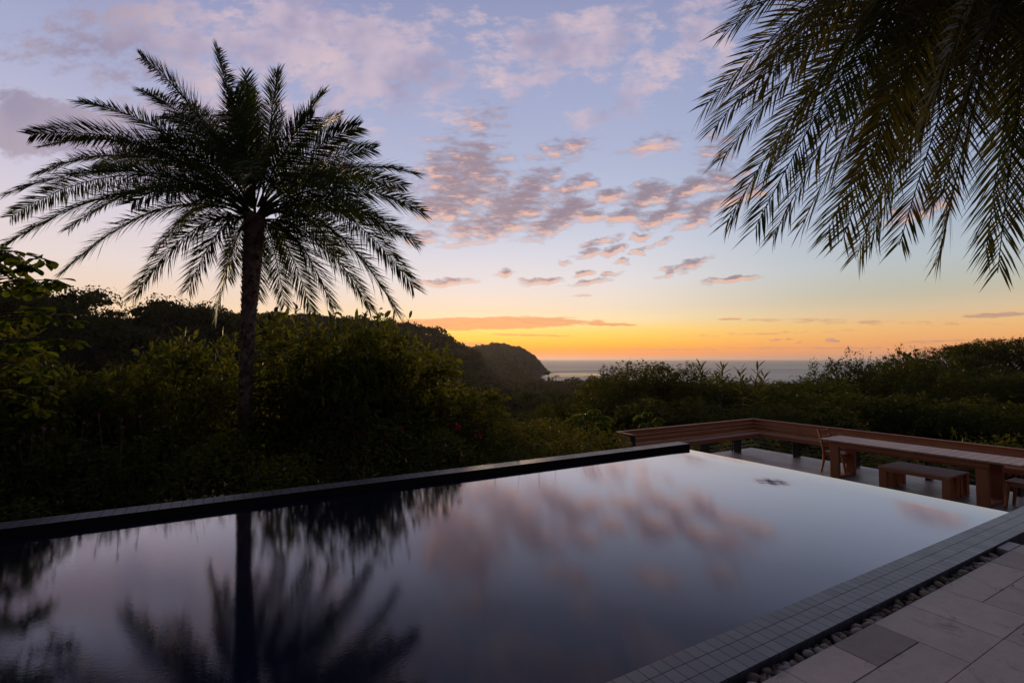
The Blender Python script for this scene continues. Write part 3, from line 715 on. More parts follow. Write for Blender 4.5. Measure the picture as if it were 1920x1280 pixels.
# ------------------------------------------------------------------ palms
def frond_mesh(base, tip, mid, nleaf=70, ll=.46, lw=.020, mat=None, stalk=.2, r0=.022, droop=.25, wind=(0, 0, 0), seed=0, fluff=.35, name="frond", keep=1.0, roll=0.0, fw=(.55, .75, 1.5)):
    R = np.random.default_rng(seed)
    base, tip, mid = map(np.asarray, (base, tip, mid))
    tt = np.linspace(0, 1, 26)[:, None]
    pts = base * (1 - tt) ** 2 + 2 * mid * tt * (1 - tt) + tip * tt ** 2
    g = Geo()
    g.tube(pts, np.interp(tt[:, 0], [0, .15, 1], [r0 * 1.7, r0, .004]), 5, .35)
    t = np.linspace(stalk, .995, nleaf)
    P = base * ((1 - t) ** 2)[:, None] + 2 * mid * (t * (1 - t))[:, None] + tip * (t ** 2)[:, None]
    T = unit(2 * (mid - base) * (1 - t)[:, None] + 2 * (tip - mid) * t[:, None])
    up = np.array([0, 0, 1.0]); S = np.cross(T, up); bad = np.linalg.norm(S, axis=1) < .15; S[bad] += np.array([.3, .2, 0]); S = unit(S); Nn = np.cross(S, T)
    Nn = np.where(Nn[:, [2]] < 0, -Nn, Nn)
    S, Nn = S * math.cos(roll) + Nn * math.sin(roll), Nn * math.cos(roll) - S * math.sin(roll)      # the stalk twists
    prof = np.interp(t, [stalk, stalk + .1, .4, .75, .95, 1], [.35, .75, 1, .88, .62, .42])
    for side in (-1, 1):
        kk = R.random(nleaf) < keep
        n = int(kk.sum())
        fwd = np.interp(t[kk], [stalk, .6, 1.0], fw) + R.normal(0, .12, n)
        lift = R.normal(.22, fluff, n)
        D = unit(side * S[kk] + T[kk] * fwd[:, None] + Nn[kk] * lift[:, None])
        L = ll * prof[kk] * R.uniform(.72, 1.12, n)
        p0 = P[kk] + R.normal(0, .008, (n, 3))
        ax = unit(np.cross(D, Nn[kk] + R.normal(0, .35, (n, 3)))); wd = lw * R.uniform(.8, 1.15, n)
        dr = (np.array([0, 0, -1.0]) * droop + np.array(wind))[None] * L[:, None]
        v0 = p0 - ax * wd[:, None] * .25; v1 = p0 + ax * wd[:, None] * .25
        m0 = p0 + D * L[:, None] * .5 + dr * .22
        v2 = m0 - ax * wd[:, None] * .5; v3 = m0 + ax * wd[:, None] * .5
        v4 = p0 + D * L[:, None] + dr
        Vv = np.stack([v0, v1, v2, v3, v4], 1).reshape(-1, 3); i = np.arange(n)[:, None] * 5
        tint = np.repeat(np.clip(R.normal(.45, .25, n), 0, 1), 5)
        k = g.k
        g.add(Vv, np.concatenate([i + np.array([[0, 1, 3, 2]])]), tint); g.F3.append(np.concatenate([i + np.array([[2, 3, 4]])]) + k)
    return g.mesh(name, mat or M_palm)

def palm_trunk(path, rad, name="trunk", seed=3, boots=True):
    R = np.random.default_rng(seed); path = np.asarray(path); g = Geo()
    n = 60; s = np.linspace(0, 1, n); ks = np.linspace(0, 1, len(path))
    P = np.stack([np.interp(s, ks, path[:, i]) for i in range(3)], 1); rr = np.interp(s, ks, rad)
    g.tube(P, rr * .92, 16, .3)
    Ln = np.linalg.norm(path[-1] - path[0]); rows = int(Ln / .052)
    for k in range(rows):
        q = k / rows; c = np.array([np.interp(q, ks, path[:, i]) for i in range(3)]); r = np.interp(q, ks, rad)
        m = 9
        for j in range(m):
            an = 2 * PI * (j + .5 * (k % 2)) / m + k * .06 + R.normal(0, .05)
            o = np.array([math.cos(an), math.sin(an), 0]); sd = np.array([-math.sin(an), math.cos(an), 0])
            wd = 2 * PI * r / m * .52 * R.uniform(.85, 1.1); hgt = .085 * R.uniform(.8, 1.25); out = .020 * R.uniform(.4, 1.6) * (1 + 1.2 * max(0, q - .55) / .45)
            b = c + o * r * .90 + np.array([0, 0, -.03])
            tp = b + np.array([0, 0, hgt]) + o * (out + r * .06)
            Vv = [b - sd * wd, b + sd * wd, b + sd * wd * .75 + np.array([0, 0, hgt * .75]) + o * (out * .6), b - sd * wd * .75 + np.array([0, 0, hgt * .75]) + o * (out * .6),
                  tp + sd * wd * .45, tp - sd * wd * .45, tp - o * .035 + sd * wd * .4 , tp - o * .035 - sd * wd * .4]
            g.add(Vv, [(0, 1, 2, 3), (3, 2, 4, 5), (5, 4, 6, 7)], float(np.clip(R.normal(.5, .28), 0, 1)))
    return g.mesh(name, M_palmbark)

PD = 9.65                                           # depth of the standing palm
def palm_one():
    foot = at(455, 905, PD); foot[2] = -1.25
    crown = at(478, 402, PD)
    t = thing("palm_tree", "tall date palm with a full round crown standing behind the pool wall", "palm", tuple(foot))
    path = [foot - foot, at(459, 800, PD) - foot, at(462, 700, PD) - foot, at(466, 600, PD) - foot, at(472, 500, PD) - foot, crown - foot]
    obj("trunk", palm_trunk(path, [.15, .122, .122, .13, .165, .185]), t)
    g = Geo()                                        # wiry aerial vine on the trunk
    vine = [at(x, y, PD - .24) - foot for x, y in ((478, 636), (470, 660), (458, 690), (462, 715), (474, 745), (470, 790), (462, 815), (448, 860), (440, 890))]
    g.tube(vine, .006, 5, .6); obj("dry_vine", g.mesh("dry_vine", M_straw, True), t)
    # tips: photo x, y, depth offset from the trunk, arch (sideways bulge upward as a share of the length)
    F = [(260,102,.4,.10),(258,165,1.6,.10),(144,187,-.3,.14),(48,250,-.5,.17),(74,272,1.3,.14),(2,362,-.9,.20),(8,408,.9,.19),(-6,462,-1.2,.24),(105,515,-.5,.25),(243,562,-.8,.27),
         (350,545,-.9,.30),(403,598,.3,.26),(405,86,.7,.04),(457,148,1.3,.03),(521,130,.3,.05),(608,170,.6,.08),(674,235,-.2,.12),(704,277,1.2,.12),(788,325,-.8,.17),(801,398,-.4,.19),
         (788,458,.9,.2),(785,545,-1.5,.26),(753,592,-.7,.28),(700,585,.9,.27),(626,578,.7,.29),(586,588,.9,.27),(535,575,1.9,.27),(176,318,1.9,.16),(761,349,1.6,.16),(284,480,1.6,.24),
         (482,560,1.2,.22),(300,215,2.6,.10),(640,215,2.4,.10),(425,205,-3.0,.16),(470,165,2.6,.06),(240,380,-2.4,.24),
         (680,390,-2.4,.24),(640,480,2.4,.24),(330,440,2.6,.22),(470,330,-3.3,.22),(590,215,-1.6,.10),(345,190,2.0,.07),(300,255,-1.6,.14),(60,325,.9,.18),(742,440,1.4,.2),(425,525,1.8,.25),(120,430,.6,.22),(400,250,-2.0,.10),(440,170,-1.0,.05),(690,330,2.0,.16)]
    up = np.array([0, 0, 1.0]); RP = np.random.default_rng(17)
    for k, (x, y, dd, arch) in enumerate(F):
        b0 = crown - foot; tip = at(x, y, PD + dd) - foot; tip = tip - (tip - b0) * .022
        v = tip - b0; L = np.linalg.norm(v); h = v.copy(); h[2] = 0; h /= np.linalg.norm(h) + 1e-6
        el = v[2] / L
        b = b0 + np.array([h[0] * .13, h[1] * .13, np.interp(el, [-.7, .9], [-.12, .22])])
        v = tip - b
        mid = b + v * .46 + up * L * (arch * 1.25 + .05)
        obj("frond", frond_mesh(b, tip, mid, nleaf=int(56 * L) + 14, fw=(.7, 1.0, 1.8), ll=.58, lw=.0195, stalk=.13, r0=.017, droop=.12, wind=(.05, 0, 0), seed=100 + k, fluff=.28, roll=math.radians((1 if (k * 7) % 3 else -1) * RP.uniform(22, 48))), t)
    for k in range(4):                                # young upright spears
        an = k * 2.4; b = crown - foot + np.array([0, 0, .15]); tip = b + np.array([math.cos(an) * .5, math.sin(an) * .5, 1.9 + .25 * (k % 3)])
        obj("frond", frond_mesh(b, tip, (b + tip) / 2 + np.array([0, 0, .2]), nleaf=80, ll=.42, lw=.018, stalk=.2, r0=.014, droop=.05, seed=300 + k, fluff=.3), t)
    return t
palm_one()

def palm_two():
    D0 = 4.9
    crown = at(2035, -235, D0)
    foot = crown.copy(); foot[2] = -1.15; foot[0] += .15
    t = thing("palm_tree", "near date palm whose long drooping fronds hang into the upper right of the view", "palm", tuple(foot))
    obj("trunk", palm_trunk([foot - foot, (crown - foot) * .5 + np.array([.05, 0, 0]), crown - foot], [.24, .19, .25], seed=5), t)
    F = [(1313,205,5.4,.24),(1328,248,4.9,.24),(1345,306,5.6,.25),(1354,427,5.2,.30),(1405,440,4.7,.30),(1441,455,5.7,.29),(1498,428,5.0,.27),(1541,455,5.6,.29),(1570,464,4.8,.29),(1600,492,5.4,.30),
         (1627,468,6.0,.28),(1681,470,5.3,.29),(1755,499,5.0,.30),(1846,482,5.6,.30),(1868,523,5.0,.31),(1913,412,5.8,.30),(1346,66,5.8,.18),(1384,10,5.2,.16),(1960,520,5.3,.31),(2040,480,5.6,.31),
         (1400,190,4.4,.24),(1440,300,4.2,.27),(1600,360,4.3,.28),(1760,380,4.2,.28),(1480,120,4.3,.22),(1560,220,3.8,.25),(1640,250,3.6,.25),(1720,260,3.5,.25),
         (1450,40,6.4,.18),(1540,140,6.6,.22),(1620,300,6.6,.26),(1880,340,6.6,.27),(1500,-40,5.9,.16),(1800,230,4.3,.24),(1900,280,4.3,.25),(1960,300,6.2,.26),
         (1590,60,3.7,.2),(1700,120,6.9,.2),(1420,130,6.0,.2),(1650,180,5.9,.23),(1760,180,5.3,.23),(1850,200,6.0,.24)]
    RR = np.random.default_rng(61)
    for k in range(9):                               # the inner and rear fronds that close the crown
        fx = RR.uniform(1430, 2150); lim = np.interp(fx, [1430, 1600, 1900, 2150], [230, 380, 430, 430]); F.append((fx, RR.uniform(-80, lim), RR.choice([4.1, 4.4, 5.3, 5.8, 6.3, 6.8]), RR.uniform(.16, .30)))
    up = np.array([0, 0, 1.0]); b0 = crown - foot
    for k, (x, y, d, arch) in enumerate(F):
        tip = at(x, y, d) - foot; tip = tip - (tip - b0) * .015; v = tip - b0; L = np.linalg.norm(v); h = v.copy(); h[2] = 0; h /= np.linalg.norm(h) + 1e-6
        b = b0 + h * .14
        mid = b + (tip - b) * .42 + up * L * (arch * 1.0)
        warm = k in (0, 1, 2, 3, 20, 21, 22, 27, 28, 29)
        obj("frond", frond_mesh(b, tip, mid, nleaf=int(36 * L), fw=(.7, 1.0, 1.8), ll=.64, lw=.0185, mat=M_palm2 if warm or k % 3 != 1 else M_palm, stalk=.12, r0=.02, droop=.14, seed=500 + k, fluff=.18, roll=math.radians((1 if (k * 5) % 3 else -1) * RR.uniform(25, 65))), t)
    # a dead frond hanging straight down in the middle of the crown
    b = at(1690, -60, 4.0) - foot; tip = at(1660, 165, 3.9) - foot
    fr = obj("dry_frond", frond_mesh(b, tip, (b + tip) / 2 + np.array([.08, 0, 0]), nleaf=60, ll=.34, lw=.012, mat=M_dry, stalk=.02, r0=.02, droop=.5, seed=900, fluff=.3, name="dry_frond"), t)
    fr["label"] = "brown dead frond hanging down inside the crown"
    fr2 = obj("frond", frond_mesh(b0 + np.array([-.1, -.1, 0]), b, (b0 + b) / 2 + np.array([0, 0, .35]), nleaf=50, ll=.4, lw=.022, stalk=.1, r0=.02, seed=901), t)
palm_two()

# ------------------------------------------------------------------ shrubs and trees
def canopy(lobes, nclump, per, L, Wd, R, shape="rhomb", out=.6, droop=.15, spread=.8, curl=.15, flat=1.0):
    """leaf sprays over the outside of several lobes (cx, cy, cz, rx, ry, rz)"""
    lobes = np.asarray(lobes, float)
    wgt = (lobes[:, 3] * lobes[:, 4]) ** .9; k = R.choice(len(lobes), nclump, p=wgt / wgt.sum())
    d = unit(R.normal(0, 1, (nclump, 3)) + np.array([0, 0, .35])); rad = R.uniform(.55, 1.08, nclump) ** .6
    c = lobes[k, :3] + d * lobes[k, 3:] * rad[:, None]
    d = unit(d * np.array([1, 1, .7]) + R.normal(0, .25, (nclump, 3)))
    P = np.repeat(c, per, 0); Dd = np.repeat(d, per, 0)
    D = unit((Dd * out + R.normal(0, spread, P.shape) * .75) * np.array([1, 1, flat]) + np.array([0, 0, -droop]))
    P = P + R.normal(0, L * .55, P.shape)
    Nn = unit(np.array([0, 0, 1.0]) + Dd * .5 + R.normal(0, .55, P.shape))
    ln = L * R.uniform(.6, 1.25, len(P)); V, F, n = leaf_arrays(P, D, Nn, ln, ln * Wd, curl, shape)
    tint = np.repeat(np.clip(np.repeat(R.normal(.45, .22, nclump), per) + R.normal(0, .15, len(P)), 0, 1), n)
    return V, F, tint, c
def plant_meshes(kind, seed, lobes, nclump, per, L, Wd, mat, trunk_r, height, shape="rhomb", nlimb=9, lean=0.0, **kw):
    R = np.random.default_rng(seed)
    V, F, tint, c = canopy(lobes, nclump, per, L, Wd, R, shape, **kw)
    foliage = mesh("crown", V, F, mat, False, {"tint": tint})
    g = Geo(); lo = np.asarray(lobes)
    fork = np.array([lean * .4, 0, height * .35]); zmin = lo[:, 2].min()
    g.tube([(0, 0, -.4), (lean * .15, .02, height * .16), fork], [trunk_r * 1.25, trunk_r, trunk_r * .85], 8, .5)
    tg = list(lo[:, :3]) + list(c[R.choice(len(c), min(nlimb, len(c)), replace=False)])
    for q in tg:
        m = fork + (q - fork) * .5 + R.normal(0, .06 * height, 3) * .5 + np.array([0, 0, .05 * height])
        g.tube([fork, m, q], [trunk_r * .6, trunk_r * .38, trunk_r * .08], 5, .5)
    return foliage, g.mesh("trunk", M_bark, True)

def lobe_set(R, n, rx, rz, z0, flat=1.0):
    out = [(0, 0, z0 + rz * .8, rx * .62, rx * .62, rz * .75)]
    for i in range(n):
        an = i * 2.399 + R.uniform(-.3, .3); rr = rx * R.uniform(.35, .85); s = R.uniform(.28, .52)
        out.append((math.cos(an) * rr, math.sin(an) * rr, z0 + rz * R.uniform(.15, 1.25) * (1.15 - .4 * rr / rx), rx * s, rx * s, rz * s * 1.1 * flat))
    return out

PROTO = {}
def proto(kind, *a, **k): PROTO[kind] = plant_meshes(kind, *a, **k)
def R_(s): return np.random.default_rng(s)
# shrubs, unit about 1 m radius and 2 m tall (scaled on placing)
proto("shrub_yellow", 21, lobe_set(R_(1), 11, 1.0, 1.0, .55), 300, 9, .165, .46, M_leafY, .05, 2.0, "point", droop=.1, out=.9, spread=.7, flat=.5)
proto("shrub_yellow_b", 22, lobe_set(R_(2), 12, 1.0, 1.05, .5), 300, 9, .16, .48, M_leafY, .05, 2.0, "point", droop=.1, out=.9, spread=.7, flat=.5)
proto("shrub_green", 23, lobe_set(R_(3), 12, 1.05, 1.0, .45), 380, 9, .13, .52, M_leafG, .05, 2.0, "point", droop=.1, flat=.5)
proto("shrub_green_b", 24, lobe_set(R_(4), 13, 1.05, .95, .45), 340, 9, .15, .48, M_leafG, .05, 2.0, "point", droop=.2, flat=.5)
proto("shrub_dark", 25, lobe_set(R_(5), 12, 1.05, .95, .35), 420, 9, .12, .50, M_leafD, .05, 2.0, "point", droop=.2, flat=.5)
proto("shrub_drooping", 26, lobe_set(R_(6), 10, 1.0, 1.1, .6), 240, 8, .19, .42, M_leafY, .06, 2.2, "point", droop=.40, out=.6, spread=.8, flat=.7)
# trees, about 4 m crown radius and 8 m tall
proto("tree_dense", 31, lobe_set(R_(11), 18, 4.0, 2.6, 3.0), 1500, 12, .21, .50, M_leafD, .22, 7.5, droop=.1, out=.35, flat=.35)
proto("tree_dense_b", 32, lobe_set(R_(12), 20, 4.2, 2.4, 3.2), 1500, 12, .22, .50, M_leafD, .22, 7.5, droop=.1, out=.35, flat=.35)
proto("tree_green", 33, lobe_set(R_(13), 18, 3.8, 2.8, 2.8), 1500, 12, .21, .50, M_leafG, .2, 7.5, droop=.1, out=.35, flat=.35)
proto("tree_airy", 34, lobe_set(R_(14), 22, 4.0, 2.4, 3.2, .6), 700, 9, .21, .46, M_leafD, .18, 7.5, nlimb=40, droop=0, out=.6, flat=.4)
proto("tree_flat", 35, lobe_set(R_(15), 16, 4.4, 1.3, 4.6, .6), 1100, 11, .21, .46, M_leafD, .2, 7.0, droop=0, out=.4, flat=.3)
FIRST = {}
def plant(kind, name, label, cat, x, ytop, depth, width_px, group=None, rz=None, ground=None, squash=1.0, part_names=("foliage", "stem")):
    """a plant whose top shows at photo pixel (x, ytop) and that is width_px wide there, at a depth"""
    top = at(x, ytop, depth); zg = float(terrain(top[0], top[1])) if ground is None else ground
    f_, _s = PROTO[kind]; cv = np.empty(len(f_.vertices) * 3, np.float32); f_.vertices.foreach_get("co", cv); cv = cv.reshape(-1, 3)
    base_r, base_h = float(np.percentile(np.abs(cv[:, 0]), 96)), float(np.percentile(cv[:, 2], 99.2))
    s = width_px / FPX * depth / 2 / base_r; sz = (top[2] - zg) / base_h
    rz = random.uniform(0, 6.28) if rz is None else rz
    t = thing(name, label, cat, (top[0], top[1], zg), rz, group); t.scale = (s, s, max(sz, .2))
    f, st = PROTO[kind]
    obj(part_names[0], f, t); obj(part_names[1], st, t)
    return t

TREE = ("crown", "trunk")
def shrubs():
    G = "shrubs behind the pool wall"
    S = [("shrub_yellow", "yellow-green shrub left of the palm trunk with one thin shoot on top", 305, 640, 12.0, 190),
         ("shrub_yellow_b", "yellow-green shrub touching the left side of the palm trunk", 415, 640, 13.0, 150),
         ("shrub_yellow_b", "tall yellow-green shrub rising just right of the palm trunk", 540, 603, 10.9, 170),
         ("shrub_drooping", "tallest shrub with hanging pointed leaves under the palm's right fronds", 650, 600, 10.4, 190),
         ("shrub_drooping", "shrub with hanging leaves in front of the round far hill", 722, 600, 11.0, 120),
         ("shrub_yellow", "yellow-green shrub poking right beyond the hanging-leaf shrubs", 768, 652, 11.8, 150),
         ("shrub_green", "green shrub sloping down right of the yellow-green ones", 800, 712, 11.6, 180),
         ("shrub_green_b", "bushy green shrub with the red blossom at its side", 862, 734, 12.2, 165),
         ("shrub_green", "small-leaved green shrub at the valley end of the hedge", 925, 792, 12.6, 125),
         ("shrub_dark", "low dark shrub at the end of the hedge above the pool wall", 968, 822, 12.0, 95),
         ("shrub_dark", "dark shrub in the middle of the hedge below the hanging leaves", 690, 700, 9.9, 210),
         ("shrub_dark", "dark shrub just right of the palm trunk at half height", 565, 690, 10.2, 200),
         ("shrub_dark", "dark round shrub left of the palm trunk at half height", 335, 700, 9.6, 200),
         ("shrub_green_b", "green shrub behind the pink flower stems", 215, 692, 9.0, 170),
         ("shrub_yellow", "yellow-leaved shrub below the broad-leaved tree", 135, 705, 8.4, 150),
         ("shrub_dark", "dark shrub at the left edge of the photo below the broad-leaved tree", 20, 690, 7.6, 220),
         ("shrub_green_b", "tall dark shrub at the photo's left edge behind the broad leaves", -30, 585, 8.6, 250),
         ("shrub_green_b", "leafy shrub filling the left edge of the photo just under the broad leaves", 0, 640, 6.9, 210),
         ("shrub_dark", "low dark shrub close behind the pool wall, left of the palm", 270, 815, 8.4, 240),
         ("shrub_dark", "low dark shrub close behind the left end of the pool wall", 110, 830, 7.0, 240),
         ("shrub_dark", "low dark shrub at the foot of the palm trunk", 500, 820, 8.9, 190),
         ("shrub_dark", "low dark shrub close behind the pool wall, right of the palm", 620, 800, 9.4, 200),
         ("shrub_green_b", "low green shrub between the red-flowered plants and the wall", 770, 800, 10.4, 160),
         ("shrub_dark", "low shrub with tiny glossy leaves above the middle of the pool wall", 880, 800, 10.8, 150),
         ("shrub_green_b", "low green shrub beside the end of the deck bench", 1082, 830, 13.0, 110),
         ("shrub_dark", "small dark shrub in the gap before the deck bench", 1022, 838, 12.5, 70),
         ("shrub_green", "leafy shrub seen over the far right rail of the deck", 1900, 826, 15.0, 120),
         ("shrub_dark", "round shrub just showing over the right rail of the deck", 1795, 822, 15.5, 110),
         ("shrub_green_b", "shrub seen under the dining table beyond the cables", 1700, 850, 15.5, 260),
         ("shrub_dark", "shrub seen under the bench seat beyond the deck corner", 1480, 822, 17.0, 200),
         ("shrub_green", "shrub seen under the bench seat left of the deck corner", 1330, 826, 16.5, 180)]
    for k, (kind, lab, x, y, d, wd) in enumerate(S): plant(kind, "shrub", lab, "shrub", x, y, d, wd, G)
shrubs()

def right_trees():
    G = "trees below the deck"
    S = [("tree_green", "dense dark green tree right of the bay, tallest before the sea", 1215, 688, 40, 220),
         ("tree_dense", "dark tree sloping down to the valley left of the tall tree by the bay", 1142, 702, 46, 130),
         ("tree_green", "rounded green tree below the rosette silhouettes", 1290, 692, 38, 200),
         ("tree_dense", "low dark tree where the sea shows deepest behind the deck corner", 1400, 716, 36, 190),
         ("tree_dense_b", "low dark tree behind the deck corner, right of the rosettes", 1500, 712, 42, 200),
         ("tree_airy", "thin open-crowned tree with sea showing through, left of the pair", 1600, 662, 48, 150),
         ("tree_airy", "thin open-crowned tree with bare twigs on top, right of the pair", 1692, 655, 50, 150),
         ("tree_dense", "dark tree filling the slope below the two open-crowned trees", 1640, 705, 44, 240),
         ("tree_dense_b", "dark tree on the skyline where the right hill starts to climb", 1780, 662, 62, 170),
         ("tree_flat", "flat-topped tree on the skyline near the right edge of the photo", 1860, 640, 70, 170),
         ("tree_flat", "highest flat-topped tree, cut by the right edge of the photo", 1925, 630, 78, 190),
         ("tree_dense", "dark tree on the slope below the flat-topped skyline trees", 1840, 690, 52, 260),
         ("tree_dense_b", "dark tree at the right edge behind the dining table", 1930, 700, 44, 260),
         ("tree_dense_b", "dark tree behind the dining chair, in the lower row", 1560, 735, 30, 250),
         ("tree_dense", "dark tree behind the middle of the right rail, in the lower row", 1700, 745, 28, 280),
         ("tree_dense_b", "dark tree behind the far end of the table, in the lower row", 1850, 748, 28, 290),
         ("tree_green", "green tree behind the bench corner, in the lower row", 1430, 750, 27, 240),
         ("tree_green", "green tree behind the left part of the deck bench", 1290, 745, 29, 230),
         ("tree_dense", "dark tree left of the deck bench above the lobed-leaf plants", 1165, 735, 33, 220),
         ("tree_dense_b", "dark tree at the valley's right side above the clearing", 1080, 745, 55, 130),
         ("tree_dense", "dark tree behind the first open-crowned tree", 1545, 700, 60, 150)]
    for k, (kind, lab, x, y, d, wd) in enumerate(S): plant(kind, "broadleaf_tree", lab, "tree", x, y + (-2 if k < 3 else 5), d, wd, G, part_names=TREE)
    plant("tree_dense", "broadleaf_tree", "single round tree with a bare trunk in the valley clearing", "tree", 1018, 764, 95, 56, "trees in the valley", part_names=TREE)
right_trees()

# ------------------------------------------------------------------ plants with a shape of their own
def blade_rosette(name, label, cat, x, y, depth, stems, L, n_leaf, group, lw=.085, ground=None, mat=None):
    """stalks that end in a whorl or comb of long leaves"""
    p = at(x, y, depth); zg = float(terrain(p[0], p[1])) if ground is None else ground
    t = thing(name, label, cat, (p[0], p[1], zg), 0, group); R = np.random.default_rng(int(x))
    for (dx, dy, lean, comb) in stems:
        top = at(x + dx, y + dy, depth) - np.array([p[0], p[1], zg]); base = np.array([R.normal(0, .1), R.normal(0, .1), 0])
        mid = (base + top) / 2 - np.array([lean * .3, 0, 0])
        g = Geo(); s = np.linspace(0, 1, 10)[:, None]; pts = base * (1 - s) ** 2 + 2 * mid * s * (1 - s) + top * s ** 2
        g.tube(pts, np.linspace(.03, .012, 10), 6, .5); obj("stem", g.mesh("stem", M_bark, True), t)
        k = n_leaf; q = np.linspace(1 - comb, 1, k)
        P = base * ((1 - q) ** 2)[:, None] + 2 * mid * (q * (1 - q))[:, None] + top * (q ** 2)[:, None]
        T = unit(2 * (mid - base) * (1 - q)[:, None] + 2 * (top - mid) * q[:, None])
        an = np.arange(k) * 2.4 + R.uniform(0, 6); side = np.stack([np.cos(an), np.sin(an) * .6, np.zeros(k)], 1)
        D = unit(side + T * np.linspace(.15, 1.3, k)[:, None]); Nn = unit(np.array([0, 0, 1.0]) - D * .2 + R.normal(0, .2, (k, 3)))
        ln = L * R.uniform(.8, 1.15, k) * np.linspace(1, .75, k)
        V, F, n = leaf_arrays(P, D, Nn, ln, ln * lw / L * 1.6, .12, "point")
        obj("leaves", mesh("leaves", V, F, mat or M_leafG, False, {"tint": np.repeat(R.uniform(0, 1, k), n)}), t)
    return t
blade_rosette("frangipani_plant", "single spiky rosette standing out against the sea, left of the other two", "plant", 1314, 690, 24, [(0, -2, 0, .12)], .72, 18, "rosette plants against the sea")
blade_rosette("frangipani_plant", "twin-stemmed spiky rosette against the sea, between the other two", "plant", 1352, 696, 24, [(2, -6, .2, .12), (-9, 12, -.3, .10)], .66, 15, "rosette plants against the sea")
blade_rosette("frangipani_plant", "arching comb-leaved plant against the sea, right of the rosettes", "plant", 1400, 706, 23, [(22, -18, 1.0, .30), (-12, -8, .2, .22), (34, -2, 1.6, .25)], .62, 22, "rosette plants against the sea")
blade_rosette("leafy_shoot", "upright shoot with pointed leaves beside the palm trunk on the skyline", "plant", 517, 590, 12.6, [(0, -6, 0, .10), (-12, 2, -.2, .08)], .22, 14, None, mat=M_leafD)
blade_rosette("leafy_shoot", "dark narrow spire of leaves on the skyline right of the palm trunk", "plant", 555, 585, 12.9, [(0, -10, 0, .28)], .20, 34, None, mat=M_leafD)
blade_rosette("leafy_shoot", "small leafy twig on the skyline under the palm's right fronds", "plant", 648, 600, 13.2, [(0, -3, 0, .10), (10, 2, .2, .1)], .18, 12, None, mat=M_leafG)
blade_rosette("leafy_shoot", "wide leafy twigs on the skyline at the top of the hanging-leaf shrub", "plant", 690, 596, 13.0, [(-6, -6, -.3, .12), (20, -2, .4, .14), (40, 4, .9, .12)], .22, 16, None, mat=M_leafG)
blade_rosette("leafy_shoot", "upright tuft of pale green leaves right behind the pool wall", "plant", 908, 868, 10.1, [(0, -14, 0, .5), (-12, -8, -.1, .5), (14, -8, .1, .5)], .20, 10, None, ground=-.55, mat=M_leafY)

def lobed_plant(label, x, y, depth, crown_px, n):
    """papaya-like: a stem and long stalks with big lobed leaves that hang like umbrellas"""
    p = at(x, y, depth); zg = float(terrain(p[0], p[1])); R = np.random.default_rng(int(x))
    t = thing("papaya_plant", label, "plant", (p[0], p[1], zg), 0, "lobed-leaf plants beside the deck bench"); h = p[2] - zg; rad = crown_px / FPX * depth / 2
    g = Geo(); g.tube([(0, 0, 0), (.05, 0, h * .5), (0, 0, h - .25)], [.06, .05, .035], 7, .5); obj("stem", g.mesh("stem", M_bark, True), t)
    for i in range(n):
        an = i * 2.4 + R.uniform(-.3, .3); rr = rad * R.uniform(.25, .75); o = np.array([math.cos(an), math.sin(an), 0])
        c = o * rr + np.array([0, 0, h - (rr / rad) ** 2 * .25 + R.uniform(-.25, .1) - .12 * (i % 3)])
        g = Geo(); g.tube([(0, 0, h - .3), o * rr * .5 + np.array([0, 0, h - .12]), c], [.015, .012, .008], 5, .5)
        V0 = []; k = 9
        P = np.repeat(c[None], k, 0); a2 = an + np.linspace(-2.4, 2.4, k); D = np.stack([np.cos(a2), np.sin(a2), np.full(k, -.35)], 1)
        Nn = np.repeat((np.array([0, 0, 1.0]) + o * .4)[None], k, 0); ln = rad * .52 * np.interp(np.abs(np.linspace(-1, 1, k)), [0, 1], [1, .6]) * R.uniform(.9, 1.1, k)
        V, F, q = leaf_arrays(P, D, Nn, ln, ln * .48, .28, "point"); g.add(V, F, np.repeat(R.uniform(.2, 1, k), q))
        obj("leaf", g.mesh("leaf", M_leafB), t)
lobed_plant("bright green plant with big lobed leaves at the left end of the deck bench", 1103, 772, 15.5, 92, 11)
lobed_plant("lobed-leaf plant peeping over the left part of the bench backrest", 1212, 770, 18.5, 66, 8)
lobed_plant("low lobed-leaf plant under the bright one, by the stair rails", 1090, 832, 14.2, 80, 8)

